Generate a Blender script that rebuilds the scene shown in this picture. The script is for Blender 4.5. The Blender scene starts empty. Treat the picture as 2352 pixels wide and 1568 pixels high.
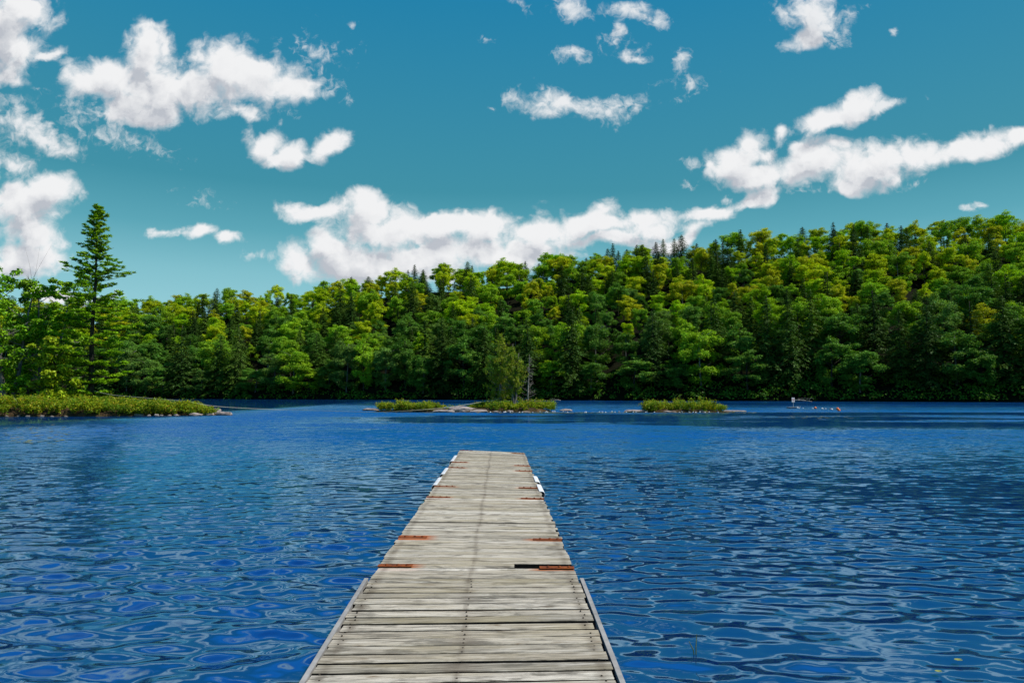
import bpy, math, random
import numpy as np
from mathutils import Vector, Matrix

rad = math.radians
SC = bpy.context.scene
COL = SC.collection
RNG = np.random.default_rng(7)
random.seed(7)

# ------------------------------------------------------------------ camera
CAM_Z = 1.9
F = 1650.0                      # focal length in units of a 2352-wide picture
PITCH = math.atan2(900 - 784, F)
cd = bpy.data.cameras.new('camera')
cam = bpy.data.objects.new('camera', cd); COL.objects.link(cam)
cd.sensor_width = 36; cd.lens = 36 * F / 2352
cd.clip_start = 0.05; cd.clip_end = 5000
cam.location = (0, 0, CAM_Z)
cam.rotation_euler = (rad(90) + PITCH, 0, 0)
SC.camera = cam

def pix_dir(px, py):
    a, b, c = (px - 1176) / F, (784 - py) / F, 1.0
    y = c * math.cos(PITCH) - b * math.sin(PITCH)
    z = b * math.cos(PITCH) + c * math.sin(PITCH)
    return a / y, z / y          # slopes against depth
def at(px, py, Y):               # point at depth Y seen at (px, py)
    u, v = pix_dir(px, py)
    return Vector((u * Y, Y, CAM_Z + v * Y))
def ground(px, py, z=0.0):
    u, v = pix_dir(px, py)
    Y = (z - CAM_Z) / v
    return Vector((u * Y, Y, z))

# ------------------------------------------------------------------ light
SUN_DIR = Vector((0.55, -0.06, 0.83)).normalized()
sl = bpy.data.lights.new('sun', 'SUN'); sun = bpy.data.objects.new('sun', sl); COL.objects.link(sun)
sl.energy = 5.0; sl.angle = rad(0.53); sl.color = (1.0, 0.95, 0.86)
sun.rotation_euler = SUN_DIR.to_track_quat('Z', 'Y').to_euler()
SC.view_settings.view_transform = 'Standard'; SC.view_settings.look = 'None'
SC.view_settings.exposure = 0.0; SC.view_settings.gamma = 1.0
SC.cycles.max_bounces = 6; SC.cycles.diffuse_bounces = 2; SC.cycles.glossy_bounces = 3
SC.cycles.transmission_bounces = 3; SC.cycles.transparent_max_bounces = 6
SC.cycles.caustics_reflective = False; SC.cycles.caustics_refractive = False
SC.cycles.sample_clamp_indirect = 4.0

# ------------------------------------------------------------------ node helper
class NT:
    def __init__(s, tree): s.t = tree; s.n = tree.nodes; s.l = tree.links
    def new(s, typ, **kw):
        n = s.n.new(typ)
        for k, v in kw.items(): setattr(n, k, v)
        return n
    def put(s, sock, v):
        if v is None: return
        if hasattr(v, 'is_output') or isinstance(v, bpy.types.NodeSocket): s.l.new(v, sock)
        else: sock.default_value = v
    def math(s, op, a, b=None, c=None, clamp=False):
        n = s.new('ShaderNodeMath', operation=op, use_clamp=clamp)
        for i, v in enumerate((a, b, c)): s.put(n.inputs[i], v)
        return n.outputs[0]
    def vm(s, op, a, b=None, out=0, scale=None):
        n = s.new('ShaderNodeVectorMath', operation=op)
        s.put(n.inputs[0], a); s.put(n.inputs[1], b)
        if scale is not None: s.put(n.inputs['Scale'], scale)
        return n.outputs[out]
    def mix(s, f, a, b, blend='MIX'):
        n = s.new('ShaderNodeMix', data_type='RGBA', blend_type=blend)
        s.put(n.inputs[0], f); s.put(n.inputs[6], a); s.put(n.inputs[7], b)
        return n.outputs[2]
    def ramp(s, f, stops, interp='LINEAR'):
        n = s.new('ShaderNodeValToRGB'); cr = n.color_ramp; cr.interpolation = interp
        while len(cr.elements) < len(stops): cr.elements.new(0.5)
        for e, (p, c) in zip(cr.elements, stops):
            e.position = p
            e.color = (*c, 1) if isinstance(c, tuple) else (c, c, c, 1)
        s.put(n.inputs[0], f); return n.outputs[0]
    def noise(s, vec, scale, detail=4, rough=0.5, dist=0.0, out=0, dim='3D'):
        n = s.new('ShaderNodeTexNoise', noise_dimensions=dim)
        s.put(n.inputs['Vector'], vec); n.inputs['Scale'].default_value = scale
        n.inputs['Detail'].default_value = detail; n.inputs['Roughness'].default_value = rough
        n.inputs['Distortion'].default_value = dist
        return n.outputs[out]
    def mapr(s, v, a, b, c=0.0, d=1.0, smooth=False):
        n = s.new('ShaderNodeMapRange', interpolation_type='SMOOTHSTEP' if smooth else 'LINEAR')
        s.put(n.inputs[0], v)
        for i, x in enumerate((a, b, c, d)): s.put(n.inputs[i + 1], x)
        return n.outputs[0]
    def xyz(s, x, y, z=0.0):
        n = s.new('ShaderNodeCombineXYZ')
        for i, v in enumerate((x, y, z)): s.put(n.inputs[i], v)
        return n.outputs[0]
    def sep(s, v):
        n = s.new('ShaderNodeSeparateXYZ'); s.put(n.inputs[0], v); return n.outputs

# ------------------------------------------------------------------ sky
# placed clouds: centre, radii, tilt in degrees, size factor
CLOUDS = [
 (347,119,66,66,0,1),(264,190,118,58,-8,1),(373,206,150,68,0,1),(549,152,130,74,0,1),(650,193,92,46,0,1),
 (343,252,92,34,0,1),(540,246,60,28,0,.9),(703,112,66,50,20,.55),(745,188,44,22,0,.55),(640,268,26,20,40,.5),
 (25,110,88,112,0,1),(53,26,82,54,0,1),(119,134,52,20,-5,.9),(35,198,50,34,0,.95),
 (95,290,112,34,24,.85),(264,300,130,34,14,.62),(200,255,110,24,10,.55),(12,372,60,46,30,.85),
 (119,453,66,56,0,1.05),(26,480,90,66,0,1.05),(70,527,56,58,0,1.05),(57,576,92,48,0,1.05),(10,620,90,40,0,1),(120,668,90,22,0,.9),(215,680,60,14,0,.8),
 (606,325,46,38,25,1),(665,356,72,32,0,1),(756,336,54,36,-35,1),
 (374,554,46,18,0,.9),(453,538,52,19,-5,.95),(508,560,46,18,0,.95),(589,598,46,14,0,.62),(442,478,40,16,0,.5),(508,492,40,12,10,.5),(395,438,22,12,0,.45),
 (720,490,78,33,0,1),(833,478,66,42,0,1),(886,520,150,56,0,1),(1013,512,104,42,0,1),(1101,518,104,44,0,1),
 (759,563,50,42,0,1.05),(686,612,52,44,0,1.05),(818,593,126,62,0,1.05),(964,578,150,56,0,1.05),(1111,568,130,48,0,1),
 (900,605,250,48,0,1),(1180,575,190,40,0,1),(1400,548,130,22,-6,.95),(1258,532,126,44,0,1),(1355,515,100,30,0,1),(1477,512,112,24,-6,.95),(1624,488,106,24,-17,1),(1526,545,90,26,-14,1),(1734,455,88,24,-24,1),
 (1707,350,80,42,-20,1),(1750,388,84,42,0,1),(1868,372,120,46,-14,1),(2002,376,138,54,-6,1),(1948,413,66,26,-10,1),
 (2136,354,118,46,-14,1),(2262,320,90,38,-14,1),(2345,292,56,26,-14,1),(1600,372,66,14,-6,.65),(2090,425,40,10,-30,.55),(1840,437,60,10,-10,.55),
 (1927,266,108,38,-20,1),(1804,306,30,28,0,1),(2030,248,60,12,-10,.8),
 (1863,30,66,38,0,.85),(1830,85,46,30,-20,1),(1890,70,50,22,0,.6),(1305,234,120,26,6,.85),(1395,236,50,22,0,.7),(1145,240,26,8,0,.5),
 (1321,19,42,26,0,.75),(1445,20,58,24,0,.85),(1420,82,36,34,30,.62),(1429,74,20,22,0,.75),(1316,126,38,16,0,.75),(1447,126,20,13,0,.85),
 (1557,134,22,28,20,.65),(1590,186,42,26,-25,.68),(1563,228,34,12,-20,.5),(1500,188,50,12,-20,.5),(1571,421,42,16,-10,.6),(1672,440,16,14,0,.7),
 (1193,13,24,16,0,.65),(1989,8,16,10,0,.65),(2056,63,12,8,0,.7),(2238,472,20,9,-15,.8),(2271,464,20,9,0,.8),(798,72,18,12,0,.6),(785,228,22,20,0,.5),(1115,104,22,8,0,.4),
 # beyond the frame: seen only mirrored in the lake
 (-260,-150,300,180,10,1),(-520,260,260,140,0,1),(180,-330,260,110,0,1),(760,-420,240,90,0,.9),(2700,-260,300,110,0,.85),
]
world = bpy.data.worlds.new('World'); SC.world = world; world.use_nodes = True
def build_sky():
    t = NT(world.node_tree); t.n.clear()
    out = t.new('ShaderNodeOutputWorld'); bg = t.new('ShaderNodeBackground')
    t.l.new(bg.outputs[0], out.inputs[0]); bg.inputs[1].default_value = 0.1
    sky = t.new('ShaderNodeTexSky', sky_type='NISHITA'); sky.sun_disc = False
    sky.sun_elevation = math.asin(SUN_DIR.z); sky.sun_rotation = math.atan2(SUN_DIR.x, SUN_DIR.y)
    sky.altitude = 300; sky.air_density = 1.0; sky.dust_density = 0.4; sky.ozone_density = 2.0
    tc = t.new('ShaderNodeTexCoord'); d = tc.outputs['Generated']
    x, y, z = t.sep(d)
    zc = t.math('MAXIMUM', z, 0.0)
    col = t.ramp(zc, SKY_STOPS)
    col = t.vm('SCALE', col, scale=10.0)
    base = t.mix(0.08, col, sky.outputs[0])
    # high scattered clouds overhead, above what the picture shows
    zs = t.math('MAXIMUM', z, 0.08)
    pl = t.xyz(t.math('DIVIDE', x, zs), t.math('DIVIDE', y, zs))
    hn = t.noise(pl, 1.2, 2, .5, .5)
    side = t.mapr(x, -.45, .10, .05, -.20)
    ha = t.mapr(t.math('ADD', hn, side), .50, .74, 0, .8, smooth=True)
    ha = t.math('MULTIPLY', t.math('MULTIPLY', ha, t.mapr(z, .50, .62)), t.mapr(z, .74, .88, 1, .15))
    t.l.new(t.mix(ha, base, (5.6, 6.9, 8.4, 1)), bg.inputs[0])
SKY_STOPS = [(0.0, (.40,.70,.75)), (.10, (.30,.62,.69)), (.155, (.22,.535,.61)), (.21, (.098,.385,.47)), (.27, (.044,.285,.378)),
             (.49, (.010,.225,.41)), (.56, (.022,.34,.92)), (.68, (.018,.24,.72)), (.86, (.008,.075,.26)), (1.0, (.006,.045,.16))]
def build_clouds():
    """cumulus far beyond the hills: a spherical sheet of cloud 3 km out, clear between the clouds"""
    NU, NV = 560, 250
    us = np.linspace(-1.3, 1.3, NU); vs = np.linspace(-.01, 1.05, NV)
    Uv, Vv = np.meshgrid(us, vs)
    rng = np.random.default_rng(4)
    def lattice(u, v, sc, seed):
        r = np.random.default_rng(seed); G = r.random((260, 260))
        gx, gy = u*sc+60, v*sc+60; i, j = np.floor(gx).astype(int), np.floor(gy).astype(int); fx, fy = gx-i, gy-j
        fx = fx*fx*(3-2*fx); fy = fy*fy*(3-2*fy); i %= 259; j %= 259
        return (G[i, j]*(1-fx)+G[i+1, j]*fx)*(1-fy)+(G[i, j+1]*(1-fx)+G[i+1, j+1]*fx)*fy-.5
    def field(u, v):
        qu = u+.030*lattice(u, v, 14, 1)+.016*lattice(u, v, 33, 2); qv = v+.030*lattice(u, v, 14, 3)+.016*lattice(u, v, 33, 4)
        acc = np.full(u.shape, -3.0); wt = np.zeros(u.shape)
        for (cx, cy, rx, ry, rot, s) in CLOUDS:
            a, b = pix_dir(cx, cy); th = rad(-rot)
            k = 1+b*b*.5
            du, dv = qu-a, qv-b
            X = (du*math.cos(th)+dv*math.sin(th))/(rx/F*k); Y = (-du*math.sin(th)+dv*math.cos(th))/(ry/F*k)
            f = s-np.sqrt(X*X+Y*Y)
            h = np.clip(.5+.5*(acc-f)/.14, 0, 1)
            acc = f*(1-h)+acc*h+.14*h*(1-h); wt = s*(1-h)+wt*h
        return acc, wt
    for i, c in enumerate(CLOUDS):
        if c[5] < .9: CLOUDS[i] = (c[0], c[1], c[2]*1.45, c[3]*1.45, c[4], c[5])
    f0, w0 = field(Uv, Vv); f1, _ = field(Uv+.010, Vv+.030)
    D = np.stack([Uv, np.ones_like(Uv), Vv], -1); D /= np.linalg.norm(D, axis=-1)[..., None]
    i = np.arange(NV-1)[:, None]*NU+np.arange(NU-1)[None]
    Q = np.stack([i, i+1, i+NU+1, i+NU], -1).reshape(-1, 4)
    keep = (f0.reshape(-1)[Q] > -1.1).any(1); Q = Q[keep]
    used = np.unique(Q); mp = np.full(NU*NV, -1); mp[used] = np.arange(len(used))
    m, t, out = material('cloud_vapour')
    me = bpy.data.meshes.new('clouds')
    V = D.reshape(-1, 3)[used]*3000+np.array([0, 0, CAM_Z])
    me = mesh_np('clouds', V, mp[Q], None, True, m)
    for nm, arr in (('field', f0), ('lit', f1), ('body', w0)):
        at_ = me.attributes.new(nm, 'FLOAT', 'POINT'); at_.data.foreach_set('value', arr.reshape(-1)[used].astype(np.float32))
    P = t.new('ShaderNodeNewGeometry').outputs['Position']
    x, y, z = t.sep(P); uv = t.xyz(t.math('DIVIDE', x, y), t.math('DIVIDE', t.math('SUBTRACT', z, CAM_Z), y))
    A = lambda n: t.new('ShaderNodeAttribute', attribute_name=n).outputs['Fac']
    bw = A('body')
    def billow(v, sc):
        n = t.new('ShaderNodeTexVoronoi', feature='SMOOTH_F1'); n.inputs['Scale'].default_value = sc; n.inputs['Smoothness'].default_value = .6
        t.l.new(v, n.inputs['Vector']); return t.math('SUBTRACT', .42, n.outputs['Distance'])
    kf = t.mapr(bw, .50, 1.0, .30, 1.0)               # thin clouds are mostly ragged vapour
    def dens(f, v):
        wv = t.vm('ADD', v, t.vm('SCALE', t.vm('SUBTRACT', t.noise(v, 30.0, 4, .55, 0, out=1), (.5, .5, .5)), scale=.030))
        n0 = t.noise(v, 11.0, 3, .5, .2); n1 = t.noise(wv, 26.0, 7, .58, .3); n2 = t.noise(wv, 75.0, 5, .58, .5)
        d = t.math('MULTIPLY', f, kf)
        d = t.math('ADD', d, t.math('MULTIPLY', t.math('SUBTRACT', n0, .5), .60))
        d = t.math('ADD', d, t.math('MULTIPLY', t.math('SUBTRACT', n1, .5), 1.25))
        d = t.math('ADD', d, t.math('MULTIPLY', t.math('SUBTRACT', n2, .5), t.mapr(bw, .45, 1.0, 1.6, .45)))
        d = t.math('ADD', d, t.math('MULTIPLY', billow(wv, 34.0), t.mapr(bw, .6, 1.0, 0, .42)))
        return t.math('ADD', d, t.math('MULTIPLY', billow(wv, 80.0), t.mapr(bw, .6, 1.0, 0, .22)))
    d0 = dens(A('field'), uv); d1 = dens(A('lit'), t.vm('ADD', uv, (.006, .016, 0)))
    alpha = t.math('MULTIPLY', t.mapr(d0, t.mapr(bw, .45, 1.0, .02, -.16), t.mapr(bw, .45, 1.0, .72, .52), smooth=True), t.mapr(bw, .45, .95, .66, 1.0))
    soft = t.noise(uv, 9.0, 5, .55)
    thick = t.mapr(d1, .05, .85, smooth=True)
    shade = t.math('MULTIPLY', thick, t.mapr(soft, .32, .60, .12, .80, smooth=True))
    emboss = t.mapr(t.math('SUBTRACT', d1, d0), -.08, .50, 0, .72, smooth=True)     # sides turned from the sun
    shade = t.math('ADD', shade, t.math('MULTIPLY', emboss, t.mapr(d0, .1, .6)), clamp=True)
    c = t.mix(shade, (.88, .885, .895, 1), (.50, .53, .585, 1))
    em = t.new('ShaderNodeEmission'); t.l.new(c, em.inputs[0])
    tr = t.new('ShaderNodeBsdfTransparent'); mx = t.new('ShaderNodeMixShader')
    t.l.new(alpha, mx.inputs[0]); t.l.new(tr.outputs[0], mx.inputs[1]); t.l.new(em.outputs[0], mx.inputs[2]); t.l.new(mx.outputs[0], out.inputs[0])
    m.cycles.emission_sampling = 'NONE'
    tag(link('sky', me), kind='structure')
build_sky()

# ------------------------------------------------------------------ object helpers
def tag(o, label=None, cat=None, group=None, kind=None):
    if label: o['label'] = label
    if cat: o['category'] = cat
    if group: o['group'] = group
    if kind: o['kind'] = kind
    return o
def empty(name, loc=(0, 0, 0), rz=0.0):
    o = bpy.data.objects.new(name, None); COL.objects.link(o)
    o.location = loc; o.rotation_euler = (0, 0, rz); o.empty_display_size = .3
    return o
def link(name, me, parent=None, mats=()):
    o = bpy.data.objects.new(name, me); COL.objects.link(o)
    if parent: o.parent = parent
    for m in mats:
        if m.name not in [x.name for x in me.materials if x]: me.materials.append(m)
    return o
def mesh_np(name, V, Q=None, T=None, smooth=False, mat=None):
    """mesh from arrays: V (n,3), Q (m,4) quads, T (k,3) triangles"""
    me = bpy.data.meshes.new(name)
    V = np.asarray(V, np.float32).reshape(-1, 3)
    Q = np.zeros((0, 4), np.int32) if Q is None or len(Q) == 0 else np.asarray(Q, np.int32)
    T = np.zeros((0, 3), np.int32) if T is None or len(T) == 0 else np.asarray(T, np.int32)
    me.vertices.add(len(V)); me.vertices.foreach_set('co', V.ravel())
    idx = np.concatenate([Q.ravel(), T.ravel()]).astype(np.int32)
    me.loops.add(len(idx)); me.loops.foreach_set('vertex_index', idx)
    starts = np.concatenate([np.arange(len(Q)) * 4, len(Q) * 4 + np.arange(len(T)) * 3]).astype(np.int32)
    me.polygons.add(len(starts)); me.polygons.foreach_set('loop_start', starts)
    me.polygons.foreach_set('use_smooth', np.full(len(starts), smooth))
    me.update(calc_edges=True); me.validate()
    if mat: me.materials.append(mat)
    return me
class Acc:                                   # gathers pieces of one mesh
    def __init__(s): s.V = []; s.Q = []; s.T = []; s.n = 0
    def add(s, V, Q=None, T=None):
        V = np.asarray(V, float).reshape(-1, 3)
        s.V.append(V)
        if Q is not None and len(Q): s.Q.append(np.asarray(Q) + s.n)
        if T is not None and len(T): s.T.append(np.asarray(T) + s.n)
        s.n += len(V); return s
    def box(s, lo, hi):
        x0, y0, z0 = lo; x1, y1, z1 = hi
        V = [(x0,y0,z0),(x1,y0,z0),(x1,y1,z0),(x0,y1,z0),(x0,y0,z1),(x1,y0,z1),(x1,y1,z1),(x0,y1,z1)]
        return s.add(V, [(0,3,2,1),(4,5,6,7),(0,1,5,4),(1,2,6,5),(2,3,7,6),(3,0,4,7)])
    def tube(s, pts, radii, n=6):
        P = np.asarray(pts, float); m = len(P); R = np.broadcast_to(np.asarray(radii, float), (m,))
        t = np.gradient(P, axis=0); t /= np.linalg.norm(t, axis=1)[:, None] + 1e-9
        ref = np.array([0, 0, 1.0]) if abs(t[0, 2]) < .9 else np.array([1.0, 0, 0])
        a = np.cross(t, ref); a /= np.linalg.norm(a, axis=1)[:, None] + 1e-9
        b = np.cross(t, a)
        an = np.arange(n) * 2 * np.pi / n
        V = P[:, None] + R[:, None, None] * (np.cos(an)[None, :, None] * a[:, None] + np.sin(an)[None, :, None] * b[:, None])
        Q = []
        for i in range(m - 1):
            for j in range(n):
                k = (j + 1) % n
                Q.append((i*n+j, i*n+k, (i+1)*n+k, (i+1)*n+j))
        T = [(0, j+1, j) for j in range(1, n-1)] + [((m-1)*n, (m-1)*n+j, (m-1)*n+j+1) for j in range(1, n-1)]
        return s.add(V.reshape(-1, 3), Q, T)
    def leaves(s, P, N, size, aspect=.6, rng=RNG, dirs=None):
        """leaf-sized bent quads: centres P, normals N, half length size"""
        P = np.asarray(P, float); n = len(P)
        if n == 0: return s
        N = N / (np.linalg.norm(N, axis=1)[:, None] + 1e-9)
        r = rng.normal(size=(n, 3)) if dirs is None else dirs
        t = r - (r * N).sum(1)[:, None] * N; t /= np.linalg.norm(t, axis=1)[:, None] + 1e-9
        b = np.cross(N, t)
        S = np.broadcast_to(np.asarray(size, float), (n,))[:, None]
        A = np.broadcast_to(np.asarray(aspect, float), (n,))[:, None]
        V = np.stack([P - t*S, P + b*S*A - t*S*.1, P + t*S, P - b*S*A - t*S*.1], 1).reshape(-1, 3)
        Q = np.arange(4 * n).reshape(n, 4)
        return s.add(V, Q)
    def mesh(s, name, mat=None, smooth=False):
        V = np.concatenate(s.V); Q = np.concatenate(s.Q) if s.Q else None; T = np.concatenate(s.T) if s.T else None
        return mesh_np(name, V, Q, T, smooth, mat)

# ------------------------------------------------------------------ materials
def material(name):
    m = bpy.data.materials.new(name); m.use_nodes = True
    t = NT(m.node_tree); t.n.clear()
    out = t.new('ShaderNodeOutputMaterial')
    return m, t, out
def principled(t, out, color=(.5,.5,.5,1), rough=.6, spec=.3, normal=None):
    b = t.new('ShaderNodeBsdfPrincipled')
    t.put(b.inputs['Base Color'], color); t.put(b.inputs['Roughness'], rough)
    b.inputs['Specular IOR Level'].default_value = spec
    if normal is not None: t.l.new(normal, b.inputs['Normal'])
    t.l.new(b.outputs[0], out.inputs[0]); return b
def bump(t, h, strength=.5, dist=.02):
    b = t.new('ShaderNodeBump'); b.inputs['Strength'].default_value = strength
    b.inputs['Distance'].default_value = dist; t.l.new(h, b.inputs['Height']); return b.outputs[0]

def leaf_material(name, tint=None, stops=None, trans=.30, spread=.58):
    """foliage: each leaf its own shade; colour from the object or from a ramp over leaves"""
    m, t, out = material(name)
    geo = t.new('ShaderNodeNewGeometry'); r = geo.outputs['Random Per Island']
    if stops:
        c = t.ramp(r, stops)
        pn = t.noise(t.new('ShaderNodeNewGeometry').outputs['Position'], .55, 3, .6)
        c = t.mix(t.mapr(pn, .45, .66, 0, .75), c, (.085, .20, .014, 1))
    else:
        c = t.new('ShaderNodeObjectInfo').outputs['Color']
        tc = t.new('ShaderNodeTexCoord')
        n = t.noise(tc.outputs['Object'], .45, 2, .5)
        hs = t.new('ShaderNodeHueSaturation')
        t.put(hs.inputs['Hue'], t.mapr(n, .3, .7, .482, .515)); t.put(hs.inputs['Color'], c)
        c = hs.outputs[0]
    w = t.new('ShaderNodeTexWhiteNoise', noise_dimensions='1D'); t.l.new(r, w.inputs['W'])
    v = t.mapr(w.outputs[0], 0, 1, 1 - spread, 1 + spread)
    c = t.vm('SCALE', c, scale=v)
    d = t.new('ShaderNodeBsdfDiffuse'); t.l.new(c, d.inputs[0])
    tr = t.new('ShaderNodeBsdfTranslucent')
    t.l.new(t.vm('MULTIPLY', c, (1.25, 1.3, .45)), tr.inputs[0])
    mx = t.new('ShaderNodeMixShader'); mx.inputs[0].default_value = trans
    t.l.new(d.outputs[0], mx.inputs[1]); t.l.new(tr.outputs[0], mx.inputs[2])
    gl = t.new('ShaderNodeBsdfGlossy'); gl.inputs['Roughness'].default_value = .45; gl.inputs[0].default_value = (.9, 1, .9, 1)
    m2 = t.new('ShaderNodeMixShader'); m2.inputs[0].default_value = .008
    t.l.new(mx.outputs[0], m2.inputs[1]); t.l.new(gl.outputs[0], m2.inputs[2])
    t.l.new(m2.outputs[0], out.inputs[0]); return m
def bark_material(name, a, b, scale=6.0):
    m, t, out = material(name); tc = t.new('ShaderNodeTexCoord')
    mp = t.new('ShaderNodeMapping'); mp.inputs['Scale'].default_value = (1, 1, .22); t.l.new(tc.outputs['Object'], mp.inputs[0])
    n = t.noise(mp.outputs[0], scale, 6, .65)
    principled(t, out, t.ramp(n, [(.35, a), (.68, b)]), .9, .1, bump(t, n, .6, .03)); return m

M_LEAF = leaf_material('leaf_broad')
M_CONIFER = leaf_material('leaf_conifer', trans=.16, spread=.35)
M_PINE = leaf_material('pine_needles', trans=.30, spread=.35)
M_SHRUB = leaf_material('shrub_leaves', stops=[(0, (.10,.22,.010)), (.35, (.21,.31,.010)), (.7, (.33,.36,.014)), (.92, (.40,.31,.02)), (1, (.30,.14,.03))], trans=.3, spread=.35)
M_CEDAR = leaf_material('cedar_leaves', stops=[(0, (.11,.20,.014)), (.5, (.25,.34,.02)), (.85, (.38,.41,.03)), (1, (.34,.26,.05))], trans=.22, spread=.4)
M_BARK = bark_material('bark_dark', (.020,.016,.012), (.085,.070,.055))
M_BARK_GREY = bark_material('bark_grey', (.07,.06,.05), (.30,.27,.24))
M_DEADWOOD = bark_material('dead_wood', (.16,.14,.12), (.46,.42,.37))

def rock_material():
    m, t, out = material('rock_pale'); tc = t.new('ShaderNodeTexCoord'); g = t.new('ShaderNodeNewGeometry')
    P = g.outputs['Position']
    n = t.noise(P, 1.6, 8, .65, .4); n2 = t.noise(P, 7, 6, .6)
    c = t.ramp(n, [(.30, (.13,.10,.085)), (.45, (.26,.21,.19)), (.62, (.38,.33,.305)), (.75, (.26,.20,.165))])
    c = t.mix(t.mapr(n2, .55, .72), c, (.16,.13,.10,1))
    z = t.sep(P)[2]                                # wet, algae-stained foot of the stones
    c = t.mix(t.mapr(t.math('ADD', z, t.math('MULTIPLY', n2, .12)), .06, .16), (.075,.055,.032,1), c)
    principled(t, out, c, .85, .2, bump(t, n2, .7, .05)); return m
M_ROCK = rock_material()
def earth_material():
    m, t, out = material('bank_earth'); P = t.new('ShaderNodeNewGeometry').outputs['Position']
    n = t.noise(P, 1.3, 7, .65); n2 = t.noise(P, 6, 5, .6)
    c = t.ramp(n, [(.3, (.022,.015,.009)), (.5, (.055,.034,.018)), (.7, (.12,.075,.042))])
    principled(t, out, t.mix(t.mapr(n2, .5, .7), c, (.045,.05,.012,1)), .95, .1, bump(t, n2, .8, .08)); return m
M_EARTH = earth_material()
def forest_floor():
    m, t, out = material('forest_floor'); P = t.new('ShaderNodeNewGeometry').outputs['Position']
    n = t.noise(P, .5, 8, .7)
    principled(t, out, t.ramp(n, [(.35, (.004,.005,.002)), (.55, (.009,.010,.004)), (.75, (.022,.016,.009))]), .95, .05, bump(t, n, 1, .5)); return m
M_FOREST = forest_floor()

build_clouds()

# ------------------------------------------------------------------ water
def wave_height(X, Y, dy):
    rng = np.random.default_rng(21)
    H = np.zeros_like(X)
    sm = lambda v, a, b: np.clip((v-a)/(b-a), 0, 1)**2*(3-2*np.clip((v-a)/(b-a), 0, 1))
    rough = .85+.40*np.sin(X*.55+.4*np.sin(Y*.4))*np.sin(Y*.5+1.1+.5*np.sin(X*.35))
    # smooth rolling water close to the dock, short breeze ripples farther out
    wind = sm(Y+1.2*np.sin(X*.5)-.25*np.abs(X), 5.6, 9.5)
    left = 1-sm(X, -2.0, 1.5)
    for i in range(120):
        lam = 0.075 * (0.85/0.075) ** rng.random()
        ang = rng.normal(0, .36) + (rng.random() < .2)*rng.normal(0, .8)
        k = 2*np.pi/lam; ph = rng.random()*6.283
        kx, ky = k*np.sin(ang), -k*np.cos(ang)
        fade = np.clip((lam/np.maximum(dy*abs(math.cos(ang)), 1e-4)-2.5)/3, 0, 1)
        if lam > .42: w = (1-.75*wind)*(.48+.42*left); slope = .027
        elif lam > .24: w = (.85+.25*wind); slope = .026
        else: w = .58+.70*wind; slope = .025
        wx = X+.10*np.sin(Y*1.3+i); wy = Y+.12*np.sin(X*1.1+i*1.7)
        H += slope/k*fade*w*np.sin(kx*wx+ky*wy+ph)
    return H*rough
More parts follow.
